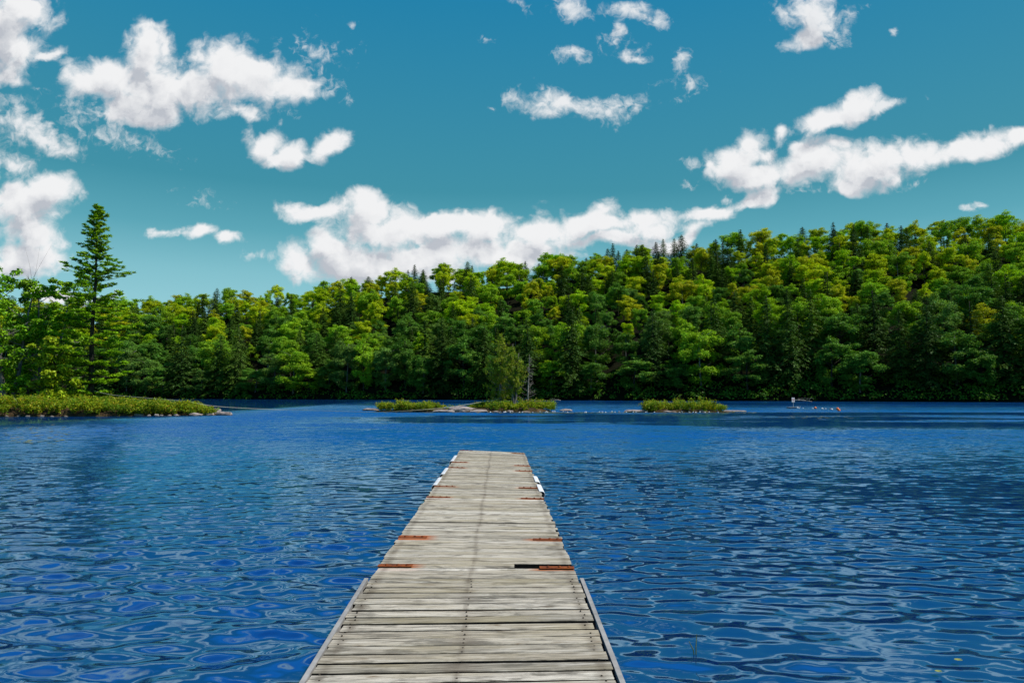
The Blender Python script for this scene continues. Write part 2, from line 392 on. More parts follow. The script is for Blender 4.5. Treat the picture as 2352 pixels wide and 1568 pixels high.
def build_water():
    NY, NX = 640, 760
    ys = 2.2 * (48/2.2) ** (np.arange(NY)/(NY-1)) 
    us = np.linspace(-.98, .98, NX)
    Y = np.repeat(ys[:, None], NX, 1); X = us[None, :]*(Y+2.0)
    dy = np.gradient(ys)[:, None]*np.ones((1, NX))
    H = wave_height(X, Y, dy)
    edge = np.clip((.98-np.abs(us))/.06, 0, 1)[None, :] * np.clip((ys-2.2)/.8, 0, 1)[:, None] * np.clip((48-ys)/16, 0, 1)[:, None]
    H *= edge
    # outer border columns / rows out to the far shore
    X = np.concatenate([np.full((NY,1), -700.), X, np.full((NY,1), 700.)], 1)
    Y = np.concatenate([Y[:, :1], Y, Y[:, :1]], 1); H = np.pad(H, ((0,0),(1,1)))
    def row(y): return np.concatenate([[-700.], us*50, [700.]])[None], np.full((1, NX+2), y), np.zeros((1, NX+2))
    xa, ya, ha = row(-80.); xb, yb, hb = row(420.)
    xa[0, 1:-1] = us*4.2
    X = np.concatenate([xa, X, xb]); Y = np.concatenate([ya, Y, yb]); H = np.concatenate([ha, H, hb])
    V = np.stack([X, Y, H], -1).reshape(-1, 3)
    R, C = X.shape
    i = np.arange(R-1)[:, None]*C + np.arange(C-1)[None]
    Q = np.stack([i, i+1, i+C+1, i+C], -1).reshape(-1, 4)
    m, t, out = material('lake_water')
    g = t.new('ShaderNodeNewGeometry'); P = g.outputs['Position']; N = g.outputs['Normal']
    x, y, z = t.sep(P)
    mp = t.new('ShaderNodeMapping'); mp.inputs['Scale'].default_value = (.55, 1.25, 1); t.l.new(P, mp.inputs[0])
    n1 = t.noise(mp.outputs[0], 2.6, 3, .55, .3, out=1)
    n2 = t.noise(mp.outputs[0], 9.0, 2, .5, out=1)
    mp2 = t.new('ShaderNodeMapping'); mp2.inputs['Scale'].default_value = (.5, 1.6, 1); t.l.new(P, mp2.inputs[0])
    patch = t.noise(mp2.outputs[0], .055, 4, .6)          # wind lanes and calm lanes
    breeze = t.mapr(patch, .34, .62, .35, 1.15)
    # sheltered water: in the lee of the peninsula and round the islands
    lee1 = t.math('MULTIPLY', t.mapr(x, -31, -20, 1, 0, True), t.mapr(y, 26, 44, 0, 1, True))
    lanes = t.noise(mp2.outputs[0], .085, 5, .62)
    lee2 = t.math('MULTIPLY', t.math('MULTIPLY', t.mapr(y, 30, 42, 0, 1, True), t.mapr(y, 65, 72, 1, 0, True)), t.mapr(t.math('ADD', lanes, t.mapr(x, 0, 30, 0, .06)), .40, .53, .12, 1, True))
    lee2 = t.math('MULTIPLY', lee2, t.mapr(t.math('ADD', x, t.math('MULTIPLY', patch, 12.0)), -14, 0, 0, .92, True))
    lee3 = t.math('MULTIPLY', t.mapr(y, 72, 125, .45, 1.0, True), t.mapr(lanes, .40, .62, 1, .62))
    lee3 = t.math('MULTIPLY', lee3, t.mapr(y, 70, 76, 0, 1))
    shelter = t.math('SUBTRACT', 1.0, t.math('MULTIPLY', t.math('MAXIMUM', t.math('MAXIMUM', lee1, lee2), lee3), .95))
    far = t.mapr(y, 10, 42, 0, 1, True)
    amp = t.math('MULTIPLY', t.math('MULTIPLY', breeze, shelter), t.mapr(far, 0, 1, .24, 1.35))
    amp2 = t.math('MULTIPLY', t.math('MULTIPLY', breeze, shelter), t.mapr(far, 0, 1, .10, .60))
    d = t.vm('ADD', t.vm('SCALE', t.vm('SUBTRACT', n1, (.5,.5,.5)), scale=amp), t.vm('SCALE', t.vm('SUBTRACT', n2, (.5,.5,.5)), scale=amp2))
    d = t.vm('ADD', t.vm('MULTIPLY', d, (.6, 1, 0)), t.xyz(0.0, t.math('MULTIPLY', t.math('MULTIPLY', far, shelter), -.30)))   # the wave faces one sees from the dock lean towards it
    NN = t.vm('NORMALIZE', t.vm('ADD', N, d))
    fr = t.new('ShaderNodeFresnel'); fr.inputs[0].default_value = 3.3; t.l.new(NN, fr.inputs['Normal'])
    gl = t.new('ShaderNodeBsdfGlossy'); gl.inputs['Roughness'].default_value = .04; gl.inputs[0].default_value = (.46, .84, 1, 1)
    t.l.new(NN, gl.inputs['Normal'])
    df = t.new('ShaderNodeBsdfDiffuse'); t.l.new(t.mix(t.mapr(y, 5, 24, 0, 1, True), (.0015, .016, .100, 1), (.003, .044, .165, 1)), df.inputs[0])   # dark shallows by the dock, blue open water
    mx = t.new('ShaderNodeMixShader'); t.l.new(fr.outputs[0], mx.inputs[0])
    t.l.new(df.outputs[0], mx.inputs[1]); t.l.new(gl.outputs[0], mx.inputs[2]); t.l.new(mx.outputs[0], out.inputs[0])
    o = link('water', mesh_np('water', V, Q, None, True, m)); tag(o, kind='structure')
build_water()

# ------------------------------------------------------------------ hills
def SHORE(u): return np.interp(u, [-1.6, -.9, -.53, 0, .71, 1.2, 1.8], [215, 212, 203, 168, 133, 118, 105])
_rp = [(-900,690),(0,690),(300,686),(480,668),(640,660),(740,648),(850,622),(960,606),(1100,602),(1280,580),(1450,558),(1560,545),(1720,526),(1880,511),(2000,496),(2150,498),(2352,486),(2700,470),(3400,440)]
def RIDGE(u): return np.interp(u, [(p-1176)/F for p, _ in _rp], [(900-q)/F for _, q in _rp])
DEPTH = 74.0
def hill_z(X, Y):
    u = X/np.maximum(Y, 1.0)
    S = SHORE(u); R = S + DEPTH
    zr = CAM_Z + RIDGE(u)*R - 9.6
    t = (Y-S)/DEPTH
    z = .45 + (zr-.45)*np.clip(t, 0, 1)**.92
    z = z - np.clip(t-1, 0, 10)*14
    z = np.where(t < .03, -2.0 + np.clip((t+.03)/.06, 0, 1)*(.45+2.0+(zr-.45)*.03**.92), z)
    return z
def build_hills():
    us = np.linspace(-1.5, 1.7, 260); ts = np.concatenate([np.linspace(-.05, .06, 10), np.linspace(.08, 1.2, 36), [1.6, 2.5, 4]])
    U, T = np.meshgrid(us, ts)
    Y = SHORE(U) + T*DEPTH; X = U*Y
    rng = np.random.default_rng(3)
    Z = hill_z(X, Y) + rng.normal(0, .25, X.shape)*(T > .05)
    R, C = X.shape; i = np.arange(R-1)[:, None]*C + np.arange(C-1)[None]
    Q = np.stack([i, i+1, i+C+1, i+C], -1).reshape(-1, 4)
    tag(link('hills', mesh_np('hills', np.stack([X, Y, Z], -1), Q, None, True, M_FOREST)), kind='structure')
build_hills()

# ------------------------------------------------------------------ forest trees
def unit(rng, n):
    v = rng.normal(size=(n, 3)); return v/np.linalg.norm(v, axis=1)[:, None]
def crown_broad(seed, H=18.0, W=4.6, base=.12, limbs=26, subs=8, per=40, leaf=.195, flat=.72, spread=1.35):
    """irregular crown: limbs of unequal length, each carrying a spray of small leafy clumps"""
    rng = np.random.default_rng(seed); a = Acc()
    hz = H*(1-base)*.5; zc = H*base+hz*.92
    lob = unit(rng, 6); lob[:, 2] = np.abs(lob[:, 2])*.8
    for k in range(limbs):
        v = unit(rng, 1)[0]
        if rng.random() < .4: v[2] = abs(v[2])
        q = (.45+.50*rng.random()**.7)*(.78+.42*max(0, (lob@v).max())**3)
        taper = 1-.30*max(0, v[2])
        c = np.array([0, 0, zc])+v*np.array([W*taper, W*taper, hz*.95])*q
        out = np.array([v[0], v[1], max(-.1, v[2])])
        for j in range(subs):
            o = unit(rng, 1)[0]*np.array([spread, spread, spread*flat])*(.35+.65*rng.random())*(W/4.6)
            cc = c+o+np.array([out[0], out[1], 0])*.25
            R = (.42+.42*rng.random())*(W/4.6)
            n = int(per*(R/.62)**1.5)+5
            d = unit(rng, n); d[:, 2] = np.where(rng.random(n) < .6, np.abs(d[:, 2]), d[:, 2])
            P = cc+d*np.array([R*1.1, R*1.1, R*.92])*(.55+.75*rng.random((n, 1)))
            N = d*.50+out*.35+np.array([0, 0, .36])+rng.normal(size=(n, 3))*.60
            a.leaves(P, N, leaf*(.6+.75*rng.random(n)), .6, rng)
    return a.mesh('crown', M_LEAF)
def crown_conifer(seed, H=20.0, W=3.4, base=.10, droop=.35, whorl=.62, leaf=.36, power=.85):
    rng = np.random.default_rng(seed); a = Acc()
    z = H*base
    while z < H*.985:
        f = (z-H*base)/(H*(1-base))
        L = W*(1-f)**power*(.8+.35*rng.random()) + .12
        nb = int(5+4*(1-f)+rng.random()*2)
        th0 = rng.random()*6.28
        for b in range(nb):
            th = th0+b*6.283/nb+rng.normal(0, .25); l = L*(.55+.6*rng.random())
            d = np.array([math.cos(th), math.sin(th), 0]); side = np.array([-d[1], d[0], 0])
            n = int(5+l*9)
            s = np.sort(rng.random(n)**.7)
            P = np.array([0, 0, z+rng.normal(0, .15)]) + d*(s*l)[:, None]
            P[:, 2] += .12*l*s - droop*l*s**2
            w = (rng.random(n)-.5)*2*(.10+.32*l*(s*(1.15-s))*1.4)
            P += side*w[:, None]; P[:, 2] -= np.abs(w)*.35
            dirs = d*.8+side*(np.sign(w)*.7)[:, None]+np.array([0, 0, -.35])+rng.normal(size=(n, 3))*.2
            N = np.array([0, 0, 1.0])+d*.45+rng.normal(size=(n, 3))*.35
            a.leaves(P, N, leaf*(.65+.6*rng.random(n))*(1-.45*f), .38, rng, dirs)
        z += whorl*(.7+.6*rng.random())*(1-.45*f)
    return a.mesh('crown', M_CONIFER)
def trunk_mesh(H, r, mat, seed=0, top=.8, limbs=0, spread=3.0):
    rng = np.random.default_rng(seed); a = Acc()
    zs = np.linspace(-.8, H*top, 7)
    P = np.stack([np.cumsum(rng.normal(0, .10, 7)), np.cumsum(rng.normal(0, .10, 7)), zs], 1); P[:2, :2] = 0
    a.tube(P, np.linspace(r, r*.25, 7), 7)
    for k in range(limbs):
        i = rng.integers(2, 6); th = rng.random()*6.28; l = spread*(.6+.5*rng.random())
        s = np.linspace(0, 1, 5)[:, None]
        Q = P[i] + s*np.array([math.cos(th)*l, math.sin(th)*l, 0]) + np.array([0, 0, 1])*(s**.8)*l*.8
        a.tube(Q, np.linspace(r*.42, r*.10, 5), 5)
    return a.mesh('trunk', mat, True)

BROAD = [crown_broad(11, limbs=32), crown_broad(12, W=4.0, limbs=32, flat=.8), crown_broad(13, W=5.2, base=.16, flat=.66, limbs=36), crown_broad(14, W=4.3, base=.0, limbs=38, flat=.75),
         crown_broad(15, W=4.9, base=-.03, limbs=42, flat=.7), crown_broad(16, W=5.2, base=.15, flat=.58, limbs=34, leaf=.21), crown_broad(17, W=3.8, base=.05, limbs=34, flat=.8, spread=1.2), crown_broad(18, W=4.7, limbs=34, flat=.75, spread=1.55)]
BROADT = [trunk_mesh(18, .26, M_BARK_GREY if i in (1, 4) else M_BARK, 40+i, .8, 6) for i in range(8)]
CONI = [crown_conifer(21, W=5.6, power=.78), crown_conifer(22, W=6.2, droop=.42, base=.04, power=.72), crown_conifer(23, W=5.0, droop=.22, power=.90), crown_conifer(24, W=6.2, droop=.36, base=.05, power=.68)]
CONIT = [trunk_mesh(20, .24, M_BARK, 60+i, .97) for i in range(4)]

YEL = [(0.349, 0.492, 0.007), (0.412, 0.508, 0.0084), (0.27, 0.46, 0.007), (0.428, 0.46, 0.0112)]
MID = [(0.227, 0.4, 0.016), (0.27, 0.443, 0.016), (0.184, 0.346, 0.02)]
DEEP = [(0.097, 0.225, 0.0252), (0.118, 0.256, 0.0306), (0.128, 0.241, 0.0378), (0.082, 0.195, 0.0198)]
CON = [(0.048, 0.105, 0.014), (0.062, 0.13, 0.016), (0.08, 0.15, 0.018), (0.04, 0.088, 0.014)]

forest = []       # records: root, kind, tone, u, v, depth
def plant(kind, i, loc, sc, sx, rz, color, tone):
    crowns, trunks = (BROAD, BROADT) if kind == 'broadleaf' else (CONI, CONIT)
    r = empty('hemlock_tree' if kind != 'broadleaf' else 'maple_tree' if tone == 'yellow' else 'broadleaf_tree', loc, rz)
    r.scale = (sx, sx, sc)
    c = bpy.data.objects.new('crown', crowns[i]); COL.objects.link(c); c.parent = r; c.color = (*color, 1)
    t = bpy.data.objects.new('trunk', trunks[i]); COL.objects.link(t); t.parent = r
    forest.append(dict(o=r, kind=kind, tone=tone, loc=loc, h=(18 if kind == 'broadleaf' else 20)*sc))
    return r
def grow_forest():
    rng = np.random.default_rng(5)
    pts = []
    def ok(x, y, dmin): return all((x-a)**2+(y-b)**2 > (dmin*.5+d*.5)**2 for a, b, d in pts)
    def place(u, t, kind, tone, sc, sx, dmin, i=None):
        S = float(SHORE(u)); Y = S+t*DEPTH; X = u*Y
        if not ok(X, Y, dmin): return False
        pts.append((X, Y, dmin))
        if kind == 'conifer': tone = 'dark'
        pal = dict(yellow=YEL, mid=MID, deep=DEEP, dark=CON)[tone]
        c = np.array(pal[rng.integers(len(pal))])*(.85+.3*rng.random())
        if i is None:
            if kind == 'broadleaf': i = rng.integers(8)
            else: i = rng.integers(4)
        plant(kind, int(i), (X, Y, float(hill_z(np.array(X), np.array(Y)))-.3), sc, sx, rng.random()*6.28, tuple(c), tone)
        return True
    # shoreline row: crowns hang over the water
    u = -.80
    while u < .82:
        k = rng.random(); S = float(SHORE(u))
        if k < .70:
            place(u, .022+.03*rng.random(), 'broadleaf', 'deep' if rng.random() < .8 else 'mid', .42+.5*rng.random(), .70+.35*rng.random(), 4.2, rng.choice([3, 4, 4]))
        else:
            place(u, .03+.04*rng.random(), 'conifer', 'dark', .70+.3*rng.random(), .75+.25*rng.random(), 4.4, rng.choice([1, 3]))
        u += (4.0+1.8*rng.random())/S
    # second row, taller
    u = -.80
    while u < .82:
        place(u, .09+.05*rng.random(), 'broadleaf' if rng.random() < .74 else 'conifer', 'deep' if rng.random() < .75 else 'mid', .66+.26*rng.random(), .74+.3*rng.random(), 5.2) if rng.random() < .9 else None
        u += (5.6+2.2*rng.random())/float(SHORE(u))
    n = 0; nb = sum(f['kind'] == 'broadleaf' for f in forest); ny = 0; nc = 0
    while n < 14000:
        n += 1
        u = -.72+1.48*rng.random(); t = .17+.90*rng.random()
        ridge = t > .86
        con = rng.random() < (.12 if ridge else .20)
        if .02 < u < .32 and t > .6 and rng.random() < .20: con = True     # dark stand right of centre
        if con:
            if nc < 200: nc += place(u, t, 'conifer', 'dark', (.40 if ridge else .50)+.22*rng.random(), .60+.28*rng.random(), 4.4)
        else:
            p = rng.random()
            yel = np.clip((t-.20)*1.7, .06, .80)  # tones by height: yellow maples uphill also paint in the slope's sunlight
            tone = 'yellow' if p < yel else ('mid' if p < yel+.25 else 'deep')
            sc = .41+.30*rng.random(); sx = sc*(.92+.42*rng.random())
            if tone == 'yellow':
                if ny < 280: ny += place(u, t, 'broadleaf', tone, sc, sx, 4.95)
            elif nb < 290: nb += place(u, t, 'broadleaf', tone, sc, sx, 4.95)
grow_forest()

def words(i): return ['first','second','third','fourth','fifth','sixth','seventh','eighth','ninth','tenth','eleventh','twelfth','thirteenth','fourteenth','fifteenth','sixteenth','seventeenth','eighteenth','nineteenth','twentieth'][i]
def label_forest():
    zones = [(-9, -.60, 'behind the left lakeshore trees'), (-.60, -.42, 'right of the tall pine'), (-.42, -.22, 'left of the middle island'),
             (-.22, -.08, 'above the rocky islet'), (-.08, .06, 'above the islet cedars'), (.06, .18, 'between the two islets'), (.18, .30, 'above the right islet'),
             (.30, .46, 'above the white sign'), (.46, .62, 'right of the orange buoys'), (.62, 9, 'near the right picture edge')]
    cells = {}
    for f in forest:
        x, y, z = f['loc']; u = x/y; t = (y-float(SHORE(u)))/DEPTH
        band = 'at the waterline' if t < .13 else 'low on the slope' if t < .36 else 'midway up the slope' if t < .62 else 'high on the slope' if t < .86 else 'on the ridge'
        zone = next(s for a, b, s in zones if a <= u < b)
        if f['kind'] == 'conifer': look, cat = 'dark hemlock', 'hemlock tree'
        else: look = {'yellow': 'yellow-green maple', 'mid': 'bright green leafy tree', 'deep': 'deep green leafy tree'}[f['tone']]; cat = 'maple tree' if f['tone'] == 'yellow' else 'leafy tree'
        f['u'] = u; f['cat'] = cat
        cells.setdefault((look, band, zone), []).append(f)
    for (look, band, zone), L in cells.items():
        L.sort(key=lambda f: f['u'])
        for i, f in enumerate(L):
            n = len(L)
            pos = '' if n == 1 else (', the left one' if i == 0 else ', the right one') if n == 2 else f', {words(i)} from left'
            tag(f['o'], f'{look} {band}, {zone}{pos}', f['cat'], 'hemlocks on the far hillside' if f['kind'] == 'conifer' else 'maples on the far hillside' if f['tone'] == 'yellow' else 'leafy trees on the far hillside')
label_forest()

# low growth hiding the foot of the forest
def undergrowth():
    rng = np.random.default_rng(9); a = Acc()
    for k in range(900):
        u = -.85+1.75*rng.random(); t = .004+.15*rng.random()**1.7
        Y = float(SHORE(u))+t*DEPTH; X = u*Y; z = float(hill_z(np.array(X), np.array(Y)))
        R = .7+1.3*rng.random(); n = int(26+16*R)
        v = unit(rng, n); v[:, 2] = np.abs(v[:, 2])
        P = np.array([X, Y, z])+v*np.array([R, R, R*.9])
        a.leaves(P, v+np.array([0, 0, .5])+rng.normal(size=(n, 3))*.5, .2+.12*rng.random(n), .6, rng)
    o = link('undergrowth', a.mesh('undergrowth', M_LEAF)); o.color = (.075, .17, .012, 1)
    tag(o, 'low dark green undergrowth along the far waterline under the trees', 'undergrowth', kind='stuff')
undergrowth()

# ------------------------------------------------------------------ peninsula and islets
def pen_near(X): return np.interp(X, [-80, -45, -38, -30, -26, -23.4], [52, 54.2, 55.0, 56.4, 57.6, 59.2])
def pen_far(X): return np.interp(X, [-80, -45, -38, -32, -27, -23.4], [86, 78, 70, 64, 61.6, 59.9])
def mound(name, xs, near, far, top, label=None):
    ws = np.linspace(0, 1, 15); V = []
    rng = np.random.default_rng(len(xs))
    for x in xs:
        a, b = float(near(x)), float(far(x)); h = float(top(x))
        for w in ws:
            y = a+(b-a)*w; p = min(w, 1-w)*(b-a)
            z = -.45 + min(1, (p/.9))**.7*(h+.45)+rng.normal(0, .03)*(p > .1)
            V.append((x+rng.normal(0, .05), y+rng.normal(0, .07), z))
    C = len(ws); i = np.arange(len(xs)-1)[:, None]*C+np.arange(C-1)[None]
    Q = np.stack([i, i+C, i+C+1, i+1], -1).reshape(-1, 4)
    tag(link(name, mesh_np(name, np.array(V), Q, None, True, M_EARTH)), kind='structure')
pen_top = lambda x: np.interp(x, [-60, -40, -30, -25, -23.4], [.75, .65, .45, .3, -.1])
mound('ground', np.linspace(-80, -23.4, 110), pen_near, pen_far, pen_top)
def isl_near(X): return np.interp(X, [-14.4, -12.5, -8, -3, 2, 3.6, 4.4], [70.4, 68.6, 67.9, 67.4, 67.6, 68.8, 70.2])
def isl_far(X): return np.interp(X, [-14.4, -12.5, -8, -3, 2, 3.6, 4.4], [70.6, 71.6, 72.5, 75.5, 75.2, 73.2, 70.4])
mound('ground', np.linspace(-14.4, 4.4, 60), isl_near, isl_far, lambda x: np.interp(x, [-14.4, -12, -7, -5, -3, 2, 4.4], [-.05, .15, .28, .22, .34, .34, -.05]))
def isr_near(X): return np.interp(X, [10.6, 13, 17, 20, 22.6], [68.5, 67.0, 66.6, 67.0, 68.6])
def isr_far(X): return np.interp(X, [10.6, 13, 17, 20, 22.6], [68.7, 70.6, 71.6, 70.6, 68.8])
mound('ground', np.linspace(10.6, 22.6, 50), isr_near, isr_far, lambda x: np.interp(x, [10.6, 12.5, 14, 18, 20, 22.6], [-.08, .10, .25, .25, .08, -.12]))

def shrubs(name, region, count, hgt, label, seed, leaf=.085):
    rng = np.random.default_rng(seed); a = Acc(); n = 0
    while n < count:
        x, y, z, s = region(rng)
        if x is None: continue
        n += 1
        h = hgt*s*(.55+.62*rng.random()**1.3)*(1+.22*math.sin(x*1.9+seed)*math.sin(x*.7+y*.6)); R = .38+.30*rng.random()
        m = int(95*s+20)
        # upright leafy stems fanning out of one root
        k = rng.integers(6, 10)
        for j in range(k):
            th = rng.random()*6.283; lean = .55*rng.random()
            mm = max(6, int(m/k)); q = rng.random(mm)**.65
            tip = np.array([math.cos(th)*lean*R*1.6, math.sin(th)*lean*R*1.6, h*(.75+.35*rng.random())])
            P = np.array([x, y, z])+tip*q[:, None]+rng.normal(size=(mm, 3))*np.array([.085, .085, .05])
            N = rng.normal(size=(mm, 3))*.7+np.array([0, -.15, .7])
            a.leaves(P, N, leaf*(.6+.7*rng.random(mm)), .42, rng, rng.normal(size=(mm, 3))*.6+np.array([0, 0, .6]))
    o = link(name, a.mesh(name, M_SHRUB)); tag(o, label, 'shrubs', kind='stuff'); return o
def pen_region(rng):
    x = -62+37.0*rng.random()**.8 if rng.random() < .5 else -42+17.4*rng.random()
    a, b = float(pen_near(x)), float(pen_far(x))
    y = a+.30+(min(b-.4, a+9)-a-.30)*rng.random()**1.25
    if b-a < 1.2: return None, 0, 0, 0
    return x, y, float(pen_top(x))*min(1, (y-a)/.9)**.7*.9, float(np.interp(x, [-60, -40, -34, -27, -24.6], [1.15, 1.1, 1.0, .85, .5]))
shrubs('shrubs', pen_region, 900, .88, 'olive and yellow-green shrubs covering the low left peninsula', 31)
def isl_region(rng):
    x = -12.9+17.0*rng.random()
    if -6.8 < x < -4.2: return (None, 0, 0, 0) if rng.random() < .9 else (x, 70.5+1.5*rng.random(), .2, .5)
    a, b = float(isl_near(x)), float(isl_far(x))
    y = a+.42+(b-a-.9)*rng.random()
    if -7.5 < x < -2.4: y = max(y, 70.2+rng.random())
    return x, y, .22, float(np.interp(x, [-12.9, -11, -7.5, -6.5, -4.2, -2, 2.5, 4.1], [.6, .95, .75, .45, .6, 1.0, 1.05, .65]))
shrubs('shrubs', isl_region, 330, .86, 'green and ochre shrubs covering the middle islet with the cedars', 32)
def isr_region(rng):
    x = 12.6+7.6*rng.random(); a, b = float(isr_near(x)), float(isr_far(x))
    return x, a+.5+(b-a-.8)*rng.random(), .15, float(np.interp(x, [12.6, 13.2, 14.2, 16.2, 17.2, 19, 20.2], [.7, 1.0, .95, 1.1, .95, 1.0, .7]))
shrubs('shrubs', isr_region, 150, .92, 'bushy shrubs covering the small treeless right islet', 33)

# ------------------------------------------------------------------ rocks
def rock_mesh(seed, flat=.5):
    import bmesh
    rng = np.random.default_rng(seed); bm = bmesh.new()
    bmesh.ops.create_icosphere(bm, subdivisions=3, radius=1)
    dirs = unit(rng, 9); cut = .55+.35*rng.random(9)
    for v in bm.verts:
        p = np.array(v.co)
        for d, c in zip(dirs, cut):
            k = p@d
            if k > c: p = p-d*(k-c)*.92
        p = p*(1+.05*math.sin(p[0]*7+seed)+.05*math.sin(p[1]*9+p[2]*6))
        v.co = (p[0], p[1], p[2]*flat)
    me = bpy.data.meshes.new('rock'); bm.to_mesh(me); bm.free()
    for pl in me.polygons: pl.use_smooth = rng.random() < 0
    me.materials.append(M_ROCK); return me
ROCKS = [rock_mesh(s, f) for s, f in ((1, .5), (2, .42), (3, .65), (4, .36), (5, .55))]
rock_n = [0]
def rock(px, py, wpx, hpx, label, group, depth=None, mesh=None, rz=None):
    p = ground(px, py)
    if depth: p = at(px, py, depth)
    i = rock_n[0] % 5 if mesh is None else mesh; rock_n[0] += 1
    o = link('rock', ROCKS[i]); w = wpx/F*p.y/2; h = hpx/F*p.y
    o.location = (p.x, p.y+w*.5, h*.12); o.scale = (w, w*.8, h/([.5,.42,.65,.36,.55][i])*.85)
    o.rotation_euler = (0, 0, RNG.random()*.8-.4 if rz is None else rz)
    return tag(o, label, 'rock', group)
G1, G2, G3 = 'rocks along the peninsula shore', 'rocks on the middle islet', 'rocks on the right islet'
rock(511, 953.5, 38, 10, 'long pale slab of rock forming the very tip of the peninsula', G1, mesh=3, rz=.05)
rock(494, 952, 26, 16, 'pale cracked boulder standing just behind the peninsula tip slab', G1, mesh=2)
rock(474, 953.8, 28, 9, 'low pale rock left of the boulder at the peninsula tip', G1, mesh=1)
rock(445, 954.5, 34, 8, 'broad tan rock with a sloping top under the peninsula shrubs', G1, mesh=0)
rock(417, 953, 16, 14, 'grey upright rock leaning against the peninsula shrubs', G1, mesh=2)
for k, (px, w, h) in enumerate([(404,14,5),(388,9,4),(370,9,4),(358,12,6),(341,9,4),(316,24,8),(300,10,4),(284,12,6),(268,9,4),(252,16,6),(238,10,5),(222,11,6),(215,10,8),(199,9,4),(182,12,5)]):
    rock(px, 955.5, w, h, f'small shore stone under the peninsula shrubs, {words(k)} left of the grey upright rock', G1)
for k, (px, w, h) in enumerate([(150,9,3),(118,10,3),(95,12,4),(62,14,4),(40,12,4),(15,16,4)]):
    rock(px, 957, w, h, f'reddish shore stone below the left shrubs, {words(5-k)} from the picture edge', G1)
rock(849, 943, 40, 7, 'flat pale rock at the left end of the middle islet', G2, mesh=3, rz=0)
rock(1062, 946, 84, 15, 'largest pale rock slab in the bare gap of the middle islet', G2, mesh=0, rz=.1)
rock(1018, 946.5, 58, 7, 'low pale rock shelf left of the largest islet slab', G2, mesh=3, rz=0)
rock(1100, 946.5, 48, 7, 'low stained rock shelf right of the largest islet slab', G2, mesh=1, rz=0)
rock(940, 944.5, 20, 5, 'small rock under the left shrubs of the middle islet', G2)
rock(905, 944, 14, 4, 'smallest rock under the left shrubs of the middle islet', G2)
rock(968, 945, 22, 5, 'brownish rock between the left shrubs and the bare rock shelf', G2)
rock(1172, 947, 16, 6, 'rounded pale rock below the islet cedars', G2)
rock(1208, 947.5, 24, 4, 'flat rock below the dead grey islet tree', G2, mesh=3)
rock(1140, 947, 18, 4, 'flat rock below the yellowish cedar on the islet', G2)
rock(1300, 944, 30, 6, 'lone dark rock in the water right of the middle islet', G2, mesh=1)
rock(1460, 946.5, 56, 7, 'flat brown rock at the left end of the right islet', G3, mesh=3, rz=0)
rock(1540, 947.5, 34, 5, 'low rock below the left shrubs of the right islet', G3)
rock(1610, 947, 30, 5, 'low rock below the right shrubs of the right islet', G3)
rock(1690, 945.5, 62, 4, 'nearly sunken flat rock off the right end of the right islet', G3, mesh=3, rz=0)

